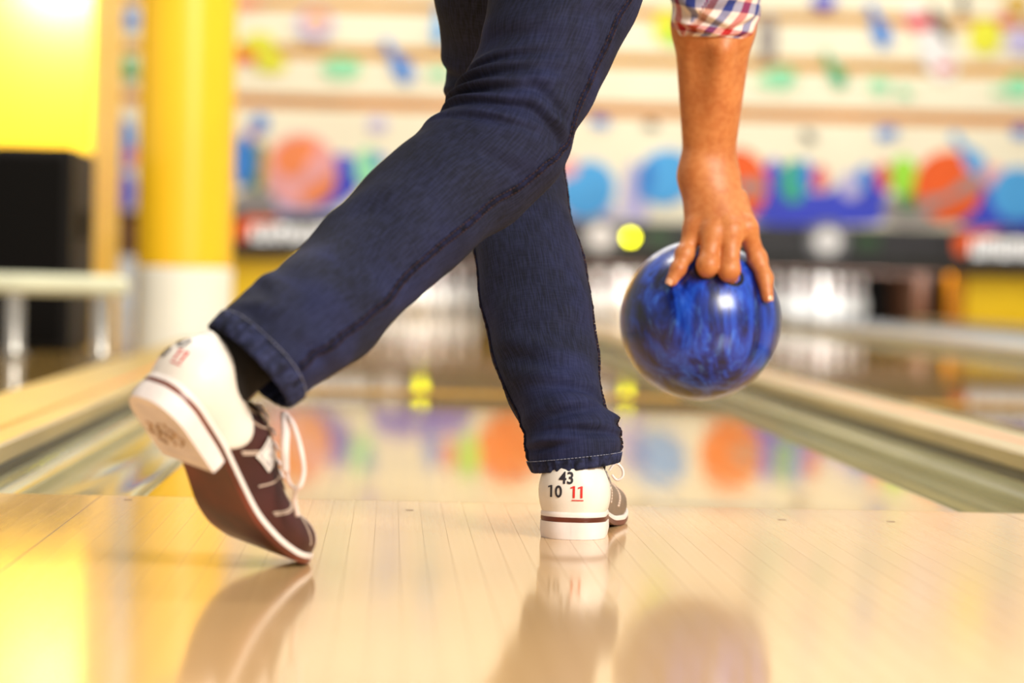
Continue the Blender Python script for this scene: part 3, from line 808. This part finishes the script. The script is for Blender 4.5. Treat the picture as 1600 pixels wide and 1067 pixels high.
# hair cap
def hair_sdf(P):
    d = ell(P, head + [0, -.012, .035], np.array([.082, .098, .108])); cut = (P[..., 1] - head[1]) * .8 - (P[..., 2] - head[2]) + .02
    return np.maximum(d, cut)
v_, f_ = nets(hair_sdf, head - .16, head + .19, .008); g = G(); g.add(v_, f_.tolist()); pt('hair', g, MAT['hair'], recalc=False)

# ---------------- denim
def denim():
    m = Mt('denim').set(rough=.85, spec=.25)
    tc = m.new('ShaderNodeTexCoord')
    mp = m.new('ShaderNodeMapping'); mp.inputs['Scale'].default_value = (520, 40, 1); m.lk(tc.outputs['UV'], mp.inputs[0])
    warp = m.noise(mp.outputs[0], 1.0, 2)
    mp2 = m.new('ShaderNodeMapping'); mp2.inputs['Scale'].default_value = (60, 420, 1); m.lk(tc.outputs['UV'], mp2.inputs[0])
    weft = m.noise(mp2.outputs[0], 1.0, 2)
    big = m.noise(m.coords('Object'), 7, 4, .6)
    base = m.ramp(big, [(.30, (13, 14, 25)), (.52, (22, 25, 48)), (.72, (36, 41, 82))])
    thread = m.ramp(warp, [(.40, (11, 12, 22)), (.60, (46, 50, 84))])
    c = m.mix(.30, base, thread); c = m.mix(.07, c, m.ramp(weft, [(.4, (14, 15, 26)), (.62, (66, 70, 92))]))
    m.color(c); m.bump(warp, .25, .0008); return m.m
MAT['denim'] = denim()
MAT['denim_hem'] = plain('denim_faded_edge', (33, 36, 58), .85, .55, 110, bump=.3, spec=.2)
MAT['denim_seam'] = plain('denim_seam', (19, 20, 38), .85, .6, 110, bump=.3, spec=.15)
MAT['thread'] = plain('seam_thread', (58, 42, 42), .8, .2, 80, spec=.15)
MAT['thread2'] = plain('hem_thread', (120, 122, 140), .8, .2, 80)
MAT['sock'] = plain('black_sock', (20, 15, 13), .9, .2, 90, bump=.3)

jg = G(); NT, NA = 250, 128
for L_ in (LR, LF):
    t = np.linspace(0, L_.n - 1.0001, NT); a = np.linspace(0, 2 * pi, NA + 1)
    T_, A_ = np.meshgrid(t, a, indexing='ij'); P, _ = L_.pos(T_, A_)
    P[:, -1] = P[:, 0]
    ln = np.concatenate([[0], np.cumsum(np.linalg.norm(np.diff(crom(L_.C, t), axis=0), axis=1))])
    uv = np.stack([A_ / (2 * pi) * .45, np.repeat(ln[:, None], NA + 1, 1)], -1)
    jg.grid(P, uv=uv, flip=True)
# pelvis of the trousers
def pelvis_sdf(P):
    d = smin(rcone(P, hr, pel, .112, .125), rcone(P, hl, pel, .112, .125), .05)
    d = smin(d, rcone(P, hr, hr * .7 + kr * .3, .112, .088), .05); d = smin(d, rcone(P, hl, hl * .7 + kl * .3, .11, .086), .05)
    return np.maximum(d, (P - (pel + [0.02, .07, .12])) @ np.array([.2, .7, .68]))
v_, f_ = nets(pelvis_sdf, (-.12, -.68, .60), (.50, -.10, 1.10), .010)
# keep only the part above the frame so that the legs below stay as shaped
jg.add(v_, f_.tolist())
jeans = pt('jeans', jg, MAT['denim'], recalc=False); jeans['label'] = 'dark blue denim jeans'
def hem(L_, t0):
    t1 = L_.n - 1.0001; a = np.linspace(0, 2 * pi, 161)[:-1]; rows = []
    pk_ = .0011 * np.sin(23 * a + 2 * np.sin(3 * a)) + .0006 * np.sin(41 * a)
    for t, off in ((t0, -.0012), (t0 + .02, .0007), (t0 * .7 + t1 * .3, .0011), (t0 * .3 + t1 * .7, .0012), (t1, .0008), (t1, -.0018), (t0, -.0030), (t0 - .5, -.0042)):
        k = 1.0 if off > -.002 else .5
        P, n = L_.pos(np.full(160, t), a, 0.0); rows.append(P + n * (off + pk_ * k)[:, None])
    g = G(); g.grid(np.array(rows), close_v=True, flip=True); h = pt('hem', g, MAT['denim_hem'], jeans, recalc=False)
def dashes(pts, nrm, length, gap, wd, th_, g):
    """row of raised stitches along a polyline"""
    d = np.concatenate([[0], np.cumsum(np.linalg.norm(np.diff(pts, axis=0), axis=1))]); s_ = 0
    while s_ + length < d[-1]:
        q = [np.array([np.interp(x, d, pts[:, k]) for k in range(3)]) for x in (s_, s_ + length)]; n = np.array([np.interp(s_ + length / 2, d, nrm[:, k]) for k in range(3)]); n /= np.linalg.norm(n)
        tt = q[1] - q[0]; sd = np.cross(tt, n); sd = sd / (np.linalg.norm(sd) + 1e-12) * wd / 2
        v = [q[0] - sd - n * th_, q[0] + sd - n * th_, q[1] + sd - n * th_, q[1] - sd - n * th_, q[0] - sd * .7 + n * th_, q[0] + sd * .7 + n * th_, q[1] + sd * .7 + n * th_, q[1] - sd * .7 + n * th_]
        g.add(v, [(0,3,2,1),(4,5,6,7),(0,1,5,4),(1,2,6,5),(2,3,7,6),(3,0,4,7)]); s_ += length + gap
for L_, t0 in ((LR, 17.28), (LF, 16.42)):
    hem(L_, t0)
    a = np.linspace(0, 2 * pi, 200); P, n = L_.pos(np.full(200, t0 + .03), a, .0014); g = G(); dashes(P, n, .0028, .0014, .0009, .0006, g); pt('hem_stitching', g, MAT['thread2'], jeans, smooth=False)
def seam(L_, ths, t0, t1, wd=.011):
    t = np.linspace(t0, t1, 260); th_ = np.interp(t, ths[0], ths[1]); rows = []
    r_ = np.linalg.norm(crom(L_.Av, t), axis=1)
    pk_ = .0006 * np.sin(t * 21 + 1.3 * np.sin(t * 5)) + .0003 * np.sin(t * 37)
    for k, off in ((-.5, -.0006), (-.40, .0012), (-.15, .0018), (.12, .0018), (.16, .0003), (.5, .0001)):
        P, n = L_.pos(t, th_ + k * wd / r_, 0); rows.append(P + n * (off + pk_)[:, None])
    g = G(); g.grid(np.array(rows)); pt('side_seam', g, MAT['denim_seam'], jeans)
    g = G()
    for k in (-.28, .30):
        P, n = L_.pos(t, th_ + k * wd / r_, .0017 if k < 0 else .0006); dashes(P, n, .0032, .0016, .0010, .0008, g)
    pt('seam_stitching', g, MAT['thread'], jeans, smooth=False)
seam(LR, ([0, 3, 5, 7, 8, 9.2, 11, 14, 18], [.55, .55, .62, .55, .45, .72, .78, .84, .95]), 1.0, 17.2)
seam(LF, ([0, 9, 12, 18], [.10, .06, .02, .05]), 6.5, 16.4)
seam(LF, ([0, 9, 12, 18], [2.95, 2.95, 2.98, 3.0]), 9.0, 16.4, .008)

# ---------------- plaid shirt
def plaid():
    m = Mt('plaid_cotton').set(rough=.85)
    tc = m.new('ShaderNodeTexCoord'); sx = m.new('ShaderNodeSeparateXYZ'); m.lk(tc.outputs['UV'], sx.inputs[0])
    W_, R_, B_, K_, O_ = (238, 226, 218), (196, 40, 40), (52, 70, 150), (40, 32, 36), (186, 104, 66)
    def st(o, sc, seq):
        f = m.math('FRACT', m.math('MULTIPLY', o, sc)); n = len(seq); return m.ramp(f, [(i / n, c) for i, c in enumerate(seq)], 'CONSTANT')
    a = st(sx.outputs[0], 1.0, [W_, R_, W_, B_, W_, O_, W_, K_, R_, W_, B_]); b = st(sx.outputs[1], 1.0, [W_, W_, O_, W_, B_, W_, W_, R_, W_])
    c = m.mix(.42, a, b); m.color(m.mix(.35, c, m.mix(1.0, a, b, 'MULTIPLY')))
    m.bump(m.noise(m.coords('Object'), 500, 2), .2, .0006); return m.m
MAT['plaid'] = plaid()
def shirt_sdf(P):
    d = smin(rcone(P, pel + [0, .05, .05], (pel + chest) / 2, .150, .135), rcone(P, (pel + chest) / 2, chest, .135, .155), .08)
    d = smin(d, rcone(P, shl, shr, .085, .085), .08); d = smin(d, rcone(P, chest, neck - [0, .03, .03], .10, .07), .05)
    d = smin(d, rcone(P, shr, el + [0, 0, .01], .072, .060), .05); d = smin(d, rcone(P, shl, ell_, .072, .056), .05)
    return d
v_, f_ = nets(shirt_sdf, (-.30, -.66, .60), (.62, .26, 1.28), .011)
g = G(); g.add(v_, f_.tolist(), uv=np.stack([v_[:, 0] * 9 + v_[:, 1] * 4, v_[:, 2] * 9], 1).tolist()); shirt = pt('shirt', g, MAT['plaid'], recalc=False); shirt['label'] = 'red, blue and white plaid shirt'
# rolled cuff below the elbow
CS = [(1046, -70, 1196, -74, DC - .125), (1049, -40, 1192, -40, DC - .118), (1053, -8, 1189, -8, DC - .112), (1054, 18, 1187, 20, DC - .107), (1054, 40, 1180, 44, DC - .103), (1058, 56, 1174, 62, DC - .100), (1064, 61, 1168, 65, DC - .099)]
CF = [(3.1, 1.9, -1.3, .35, .5, .0070), (4.2, 2.1, -1.1, .30, .45, .0060), (3.4, .9, 1.2, .4, .4, .0050), (2.2, 1.5, .7, .4, .7, .004), (4.6, 1.1, .6, .3, .5, .0035)]
CU = Leg(CS, CF, .92, 9)
t = np.linspace(0, 5.999, 90); a = np.linspace(0, 2 * pi, 129); T_, A_ = np.meshgrid(t, a, indexing='ij'); P, n = CU.pos(T_, A_); P[:, -1] = P[:, 0]
ed = np.clip((T_ - 5.2) / .8, 0, 1); 
P2 = P.copy()
fold = np.clip((A_ - 2.0 - .22 * (T_ - 3)) / .06, -1, 1)         # overlapping flap edge on the left half
P2 += n * (.0022 * (fold + 1) * (np.cos(A_ - 2.4) > 0))[..., None]
uv = np.stack([A_ * .40 + np.where(fold > 0, .03 * T_, -.085 * T_), T_ * .17 + .05 * A_], -1)
g = G(); g.grid(P2, uv=uv, flip=True)
inn = np.stack([CU.pos(np.full(129, tt), a, o)[0] for tt, o in ((5.999, 0), (5.999, -.004), (5.0, -.007), (3.5, -.008))]); inn[0] = P2[-1]
g.grid(inn, uv=np.stack([np.tile(a * .4, (4, 1)), np.repeat(np.array([1.8, 1.75, 1.5, 1.2])[:, None], 129, 1)], -1), flip=True)
pt('rolled_cuff', g, MAT['plaid'], shirt, recalc=False)

# ---------------- bowling shoes
SL = .30
def interp(y, xs, ys): return np.interp(y, xs, ys)
def sm(y, xs, ys):
    """smooth interpolation"""
    y = np.asarray(y, float); acc = 0
    for k, wgt in ((-.008, .25), (0, .5), (.008, .25)): acc = acc + wgt * np.interp(y + k, xs, ys)
    return acc
def zbf(y): return sm(y, [0, .08, .12, .17, .21, .25, .30], [.019, .0175, .0115, .002, 0, .002, .012])
def wf(y):
    y = np.asarray(y, float); w_ = sm(y, [0, .035, .08, .12, .15, .19, .215, .25, .30], [.0345, .0345, .0345, .034, .037, .044, .047, .0455, .041])
    e = np.sqrt(np.clip(1 - np.clip((.036 - y) / .036, 0, 1) ** 2, 0, 1)) ** .85 * np.sqrt(np.clip(1 - np.clip((y - .245) / .055, 0, 1) ** 2.1, 0, 1)); return w_ * e
def cf(y): return sm(y, [0, .08, .12, .17, .21, .26, .30], [0, .0, .0015, .002, 0, -.004, -.007])
def hf_(y): return sm(y, [0, .03, .06, .085, .10, .125, .16, .20, .25, .285, .30], [.066, .066, .055, .051, .057, .068, .060, .047, .037, .029, .020])
def SURF(u, ph, off=0.0):
    """upper: u along the shoe, ph 0 = lateral welt .. pi = medial welt (right shoe, lateral = +x)"""
    u = np.asarray(u, float); ph = np.asarray(ph, float)
    def base(u, ph):
        hl_ = np.clip(1 - (u - .06) / .07, 0, 1); p = .42 + .40 * (1 - hl_); q = .95 - .10 * (1 - hl_)
        toe = np.sqrt(np.clip(1 - np.clip((u - .262) / .038, 0, 1) ** 2, 0, 1))
        zr = np.abs(np.sin(ph)) ** q; c = np.cos(ph)
        bul = 1 + .17 * np.sin(pi * np.clip(zr * 1.02, 0, 1)) ** .8 * hl_ - .10 * hl_ * zr ** 4 + .05 * np.sin(pi * zr) * (1 - hl_)
        x = cf(u) + wf(u) * bul * np.sign(c) * np.abs(c) ** p
        z = zbf(u) + .011 + hf_(u) * (.25 + .75 * toe) * zr
        bk = np.clip(1 - u / .05, 0, 1)
        y = u - .006 * np.sin(pi * np.clip(zr * 1.15, 0, 1)) * bk + .008 * zr ** 2 * bk
        return np.stack([x, y, z], -1)
    P = base(u, ph)
    e = 1e-3; du = base(np.clip(u + e, 0, SL), ph) - base(np.clip(u - e, 0, SL), ph); dp = base(u, np.clip(ph + e, 0, pi)) - base(u, np.clip(ph - e, 0, pi))
    n = np.cross(du, dp); n /= np.linalg.norm(n, axis=-1)[..., None] + 1e-12
    n = np.where((u < 1e-7)[..., None], np.array([0, -1.0, 0]), n)
    ctr = np.stack([cf(u), np.clip(u, .04, .25), zbf(u) + .03], -1); n *= np.where(np.sum(n * (P - ctr), -1) < 0, -1, 1)[..., None]
    return P + n * np.asarray(off)[..., None], n
def bendf(p, ang, y0=.15, y1=.25, zp=.004):
    p = np.asarray(p, float)
    if ang == 0: return p
    out = p.copy(); y = p[:, 1]; k = ang / (y1 - y0); a = k * (np.clip(y, y0, y1) - y0)
    ex = np.maximum(y - y1, 0); cy = np.where(y < y0, y, y0 + np.sin(a) / k + ex * np.cos(a)); cz = np.where(y < y0, 0, (1 - np.cos(a)) / k + ex * np.sin(a))
    h = p[:, 2] - zp; out[:, 1] = cy - h * np.sin(a); out[:, 2] = zp + cz + h * np.cos(a); return out
MAT['maroon'] = plain('maroon_leather', (66, 27, 25), .42, .12, 30, bump=.12)
MAT['taupe'] = plain('taupe_leather', (128, 108, 90), .45, .10, 30, bump=.12)
MAT['wleather'] = plain('cream_leather', (240, 230, 218), .4, .03, 20, bump=.08)
MAT['welt'] = plain('white_rubber', (238, 226, 218), .5, .03, 20)
MAT['heelrub'] = plain('white_heel_rubber', (240, 228, 222), .5, .04, 30)
MAT['osole'] = plain('brown_sole', (96, 42, 26), .35, .25, 14)
MAT['osole_edge'] = plain('brown_sole_edge', (158, 92, 60), .45, .1, 30)
MAT['dirt'] = plain('worn_print', (176, 140, 96), .6, .2, 90)
MAT['lace'] = plain('white_lace', (238, 220, 214), .7, .04, 60, bump=.2)
MAT['stitch'] = plain('white_stitch', (214, 190, 170), .7)
MAT['ink'] = plain('black_ink', (38, 32, 40), .5)
MAT['redink'] = plain('red_ink', (204, 34, 26), .5)
MAT['silver'] = plain('grey_print', (176, 170, 172), .4)
def text_mesh(body, size):
    c = bpy.data.curves.new('t', 'FONT'); c.body = body; c.size = size; c.align_x = 'CENTER'; c.align_y = 'CENTER'; c.offset = size * .022; c.resolution_u = 4
    o = bpy.data.objects.new('t', c); COL.objects.link(o); dg = bpy.context.evaluated_depsgraph_get(); me = bpy.data.meshes.new_from_object(o.evaluated_get(dg))
    import bmesh
    bm = bmesh.new(); bm.from_mesh(me)
    def quad(q): bm.faces.new([bm.verts.new((x, y, 0)) for x, y in q])
    ones = [k for k, ch in enumerate(body) if ch == '1']
    vx = [v.co.x for v in bm.verts]; top = max(v.co.y for v in bm.verts)
    for k in ones:      # flag of the numeral one
        cx_ = (min(vx) + size * .13) if k == 0 else (max(vx) - size * .02)
        quad([(cx_ - size * .28, top - size * .17), (cx_ - size * .06, top - size * .10), (cx_ - size * .06, top), (cx_ - size * .14, top - size * .03), (cx_ - size * .28, top - size * .07)])
    if body == '11': quad([(-.0072, -.0092), (.0072, -.0092), (.0072, -.0080), (-.0072, -.0080)])
    bmesh.ops.triangulate(bm, faces=bm.faces)
    for _ in range(3):
        le = [e for e in bm.edges if e.calc_length() > size * .12]
        if le: bmesh.ops.subdivide_edges(bm, edges=le, cuts=1); bmesh.ops.triangulate(bm, faces=bm.faces)
    bm.to_mesh(me); bm.free()
    V = np.array([v.co[:] for v in me.vertices]); Fc = [tuple(p.vertices) for p in me.polygons]
    bpy.data.objects.remove(o); bpy.data.curves.remove(c); bpy.data.meshes.remove(me); return V, Fc
def make_shoe(mirror, ang, R, T, label, loops, bow):
    sg = -1.0 if mirror else 1.0
    def X(g):   # local -> posed
        v = np.array(g.v); v[:, 0] *= sg; v = bendf(v, ang); g.v = [tuple(q) for q in (v @ R.T + T)]
        if mirror: g.f = [f[::-1] for f in g.f]
        return g
    def yb(ph):
        zr = np.sin(np.asarray(ph)); return .090 + .075 * zr * (.86 - zr)
    # upper
    g = G(); tt = np.linspace(0, 1, 70) ** .8
    for k, (p0, p1) in enumerate(((0, pi / 2), (pi / 2, pi))):
        ph = np.linspace(p0, p1, 40); Tt, Ph = np.meshgrid(1 - (1 - np.linspace(0, 1, 80)) ** 1.6, ph, indexing='ij')
        u = yb(Ph) - .006 + Tt * (SL - yb(Ph) + .006); P, _ = SURF(u, Ph); g.grid(P, mi=k)
    shoe = pt('bowling_shoe', X(g), [MAT['maroon'], MAT['taupe']]); shoe['label'] = label
    kid = lambda nm, g, m, **k: pt(nm, X(g), m, shoe, **k)
    g = G(); ph = np.linspace(0, pi, 96); Tt, Ph = np.meshgrid(np.linspace(0, 1, 60) ** 2, ph, indexing='ij'); u = Tt * yb(Ph)
    off = .0013 * np.clip((1 - Tt) * 30, 0, 1) + .0001; P, _ = SURF(u, Ph, off); cg = P.copy(); g.grid(P); kid('heel_counter', g, MAT['wleather'])
    # soles
    def slab(y0, y1, z0f, z1f, o0, o1, n=70, e=1.0):
        q = np.linspace(0, 1, n); y = y0 + (y1 - y0) * (.5 - .5 * np.cos(pi * q)); g = G()
        def ring(zf, o):
            w_ = wf(np.clip(y, 0.00001, SL - .00001)) + o; c = cf(y)
            yy = y + np.where(y < .02, -o * (1 - y / .02), 0) + np.where(y > SL - .02, o * (1 - (SL - y) / .02), 0)
            w_ = np.where((y <= 1e-6) | (y >= SL - 1e-6), .0008, w_)
            return np.stack([c + w_, yy, zf(y)], -1), np.stack([c - w_, yy, zf(y)], -1)
        a0, b0 = ring(z0f, o0); a1, b1 = ring(z1f, o1); am, bm_ = ring(lambda y: (z0f(y) + z1f(y)) / 2, max(o0, o1) + .0004)
        loop = [a0, am, a1, (a1 + b1) / 2, b1, bm_, b0, (a0 + b0) / 2]
        g.grid(np.stack(loop, 1), close_v=True); m_ = len(loop)
        g.f += [tuple(range(m_)), tuple((n - 1) * m_ + k for k in range(m_ - 1, -1, -1))]; g.mi += [0, 0]; return g
    kid('welt', slab(0, SL, lambda y: zbf(y) + .0058, lambda y: zbf(y) + .0112, .0026, .0020), MAT['welt'], smooth='auto')
    kid('outsole', slab(0.0, SL, lambda y: zbf(y) * 1.0, lambda y: zbf(y) + .0058, .0022, .0024), [MAT['osole']], smooth='auto')
    kid('heel_block', slab(0.0, .094, lambda y: y * 0.0, lambda y: zbf(y) + .0002, .0018, .0030), MAT['heelrub'], smooth='auto')
    g = G()     # moulded rib lines and worn print on the heel tread
    for k in range(7):
        y = .016 + k * .0105; w_ = float(wf(y)) - .009; g.box((-w_, y - .0011, -.0009), (w_, y + .0011, .0004))
    kid('tread_rib', g, MAT['heelrub'], smooth=False)
    g = G()
    for k in range(6):
        x0 = -.021 + k * .0078; q = np.linspace(0, 1, 14)
        g.tube(np.stack([x0 + .004 * np.sin(q * 6.5 + k), .038 + .012 * (k % 2) + .018 * q - .004 * k * .3, np.full(14, -.0010)], -1), .0011, 6)
    kid('worn_print', g, MAT['dirt'])
    # stitched lines on the sides
    g = G(); C = [[(.093, .40), (.108, .405), (.124, .43)], [(.092, .25), (.112, .28), (.128, .35)], [(.104, .05), (.125, .15), (.145, .29), (.155, .38)], [(.148, .05), (.162, .16), (.175, .32)],
                  [(.182, .05), (.20, .16), (.212, .30), (.215, .40)], [(.125, .37), (.16, .385), (.2, .37), (.235, .29), (.255, .14), (.262, .04)], [(.212, .47), (.245, .42), (.272, .26), (.28, .1)]]
    for cv in C:
        for md in (0, 1):
            for du in ((0, .0034) if len(cv) == 4 else (0,)):
                q = crom(cv, np.linspace(0, len(cv) - 1.001, 60)); ph = q[:, 1] * pi; ph = pi - ph if md else ph
                P, n = SURF(q[:, 0] + du, ph, np.full(60, .0004)); dashes(P, n, .0034, .0009, .0017, .0006, g)
    kid('stitching', g, MAT['stitch'], smooth=False)
    # tongue, eyelet facings and laces
    g = G(); Tt, Ph = np.meshgrid(np.linspace(.098, .198, 30), np.linspace(pi / 2 - .30, pi / 2 + .30, 14), indexing='ij'); P, _ = SURF(Tt, Ph, .0022 + .004 * np.clip((.112 - Tt) / .014, 0, 1)); g.grid(P); P2, _ = SURF(Tt, Ph, -.001 + 0 * Tt); g.grid(P2, flip=True); kid('tongue', g, MAT['taupe'])
    for md in (0, 1):
        g = G(); Tt, Ph = np.meshgrid(np.linspace(.106, .200, 30), np.linspace(.325, .40, 8) * pi, indexing='ij'); Ph = pi - Ph if md else Ph; P, _ = SURF(Tt, Ph, .0016 + 0 * Tt); g.grid(P); kid('eyelet_facing', g, MAT['taupe' if md else 'maroon'])
    for k in range(5):
        ph = np.linspace(.36, .64, 20) * pi; u = np.linspace(.118 + .017 * k, .118 + .017 * k + (.004 if k % 2 else -.004), 20); P, _ = SURF(u, ph, .0042 + .002 * np.sin(np.linspace(0, pi, 20))); g = G(); g.tube(P, .0026, 8, flat=.55); kid('lace', g, MAT['lace'])
    g = G(); g.lathe([(0, -.005), (.004, -.0045), (.0062, 0), (.004, .0045), (0, .005)], 12, (float(cf(.118)), .118, float(zbf(.118)) + .011 + float(hf_(.118)) + .006)); kid('lace_knot', g, MAT['lace'])
    for lp, r_ in loops:
        q = crom(lp, np.linspace(0, len(lp) - 1.001, 60)); g = G(); g.tube(q, r_, 8, flat=.6); pt('lace_loop', g, MAT['lace'], shoe)
    # diamond badge on both sides
    for md in (0, 1):
        for sc, m_, off in ((1.0, 'wleather', .0022), (.84, 'silver', .0025), (.70, 'wleather', .0028)):
            n = 11; g = G(); P = np.zeros((n, n, 3))
            i, j = np.meshgrid(np.linspace(-1, 1, n), np.linspace(-1, 1, n), indexing='ij'); a_ = (i + j) / 2; b_ = (i - j) / 2
            u = .136 + (a_ * .0106 + b_ * .0150) * sc; ph = (.200 + (-a_ * .066 + b_ * .105) * sc) * pi; ph = pi - ph if md else ph; P, _ = SURF(u, ph, off + 0 * u); g.grid(P); kid('badge', g, MAT[m_])
        q = crom([(-.25, .42), (.18, .30), (.22, .02), (-.12, -.05), (.24, -.2), (.15, -.42), (-.25, -.40), (-.2, .4)], np.linspace(0, 6.99, 60)); u = .136 - q[:, 1] * .012 + q[:, 0] * .010; ph = (.200 + q[:, 1] * .07 + q[:, 0] * .06) * pi; ph = pi - ph if md else ph
        P, _ = SURF(u, ph, np.full(60, .0031)); g = G(); g.tube(P, .0009, 6); kid('badge_mark', g, MAT['silver'])
    # size numbers printed on the heel
    cv = cg.copy(); cv[..., 0] *= sg; gg = G(); gg.grid(cv); bvh = BVHTree.FromPolygons([Vector(v) for v in gg.v], gg.f)
    for body, cx, cz, size, m_ in (('43', -.006, .0685, .0185, 'ink'), ('10', -.0190, .0530, .0185, 'ink'), ('11', .0070, .0530, .0185, 'redink')):
        V, Fc = text_mesh(body, size); V[:, 0] *= .92
        out = []
        for x_, z_, _q in V:
            hit = bvh.ray_cast(Vector((x_ + cx, -.2, z_ + cz)), Vector((0, 1, 0))); out.append(hit[0] + Vector((0, -.0007, 0)) if hit[0] is not None else Vector((x_ + cx, 0, z_ + cz)))
        v = np.array([q[:] for q in out]); g = G(); g.add(bendf(v, ang) @ R.T + T, Fc); pt('size_number', g, MAT[m_], shoe, smooth=False, recalc=False)
    # back seam
    return shoe
def rotv(v):
    v = np.asarray(v, float); th_ = np.linalg.norm(v); k = v / th_; K = np.array([[0, -k[2], k[1]], [k[2], 0, -k[0]], [-k[1], k[0], 0]]); return np.eye(3) + sin(th_) * K + (1 - cos(th_)) * K @ K
Rr = rotv((-0.6524, 0.4444, -0.6415)); Tr = np.array([-0.2298, -0.9504, 0.1709]) + np.array([.001, 0, -.001])
dl_ = 2.60
loopsR = [([at(*q) for q in ((446, 646, 2.62), (458, 662, 2.60), (470, 700, 2.59), (475, 738, 2.59), (466, 763, 2.59), (452, 752, 2.60), (447, 715, 2.61), (445, 660, 2.62))], .0024),
          ([at(*q) for q in ((444, 645, 2.62), (446, 672, 2.60), (445, 700, 2.595), (446, 736, 2.60))], .0042),
          ([at(*q) for q in ((463, 764, 2.59), (460, 780, 2.60), (465, 806, 2.61))], .0022)]
make_shoe(False, .3092, Rr, Tr, 'maroon bowling shoe tipped on its toe, white heel sole showing', loopsR, None)
af = radians(-8.0); Rf = np.array([[cos(af), -sin(af), 0], [sin(af), cos(af), 0], [0, 0, 1.0]]); Tf = np.array([.2065, -.474, .0002])
loopsF = [([at(*q) for q in ((952, 735, 3.13), (962, 724, 3.13), (972, 732, 3.13), (973, 744, 3.13), (964, 750, 3.13), (956, 742, 3.13))], .0026)]
make_shoe(True, 0.0, Rf, Tf, 'bowling shoe flat on the floor, white heel numbered 43', loopsF, None)
# socks
def sock(a, b, c, r0, r1, r2):
    q = crom([a, b, c], np.linspace(0, 1.999, 24)); rr = crom([[r0], [r1], [r2]], np.linspace(0, 1.999, 24))[:, 0]; g = G(); g.tube(q, rr, 32); pt('sock', g, MAT['sock'])
rl_ = lambda p: Rr @ np.array(p) + Tr
sock(rl_((0, .055, .055)), rl_((.002, .055, .105)), crom(LR.C, [16.2])[0], .034, .036, .030)
fl_ = lambda p: Rf @ np.array(p) + Tf
sock(fl_((0, .055, .05)), fl_((0, .055, .10)), crom(LF.C, [15.3])[0], .032, .035, .038)
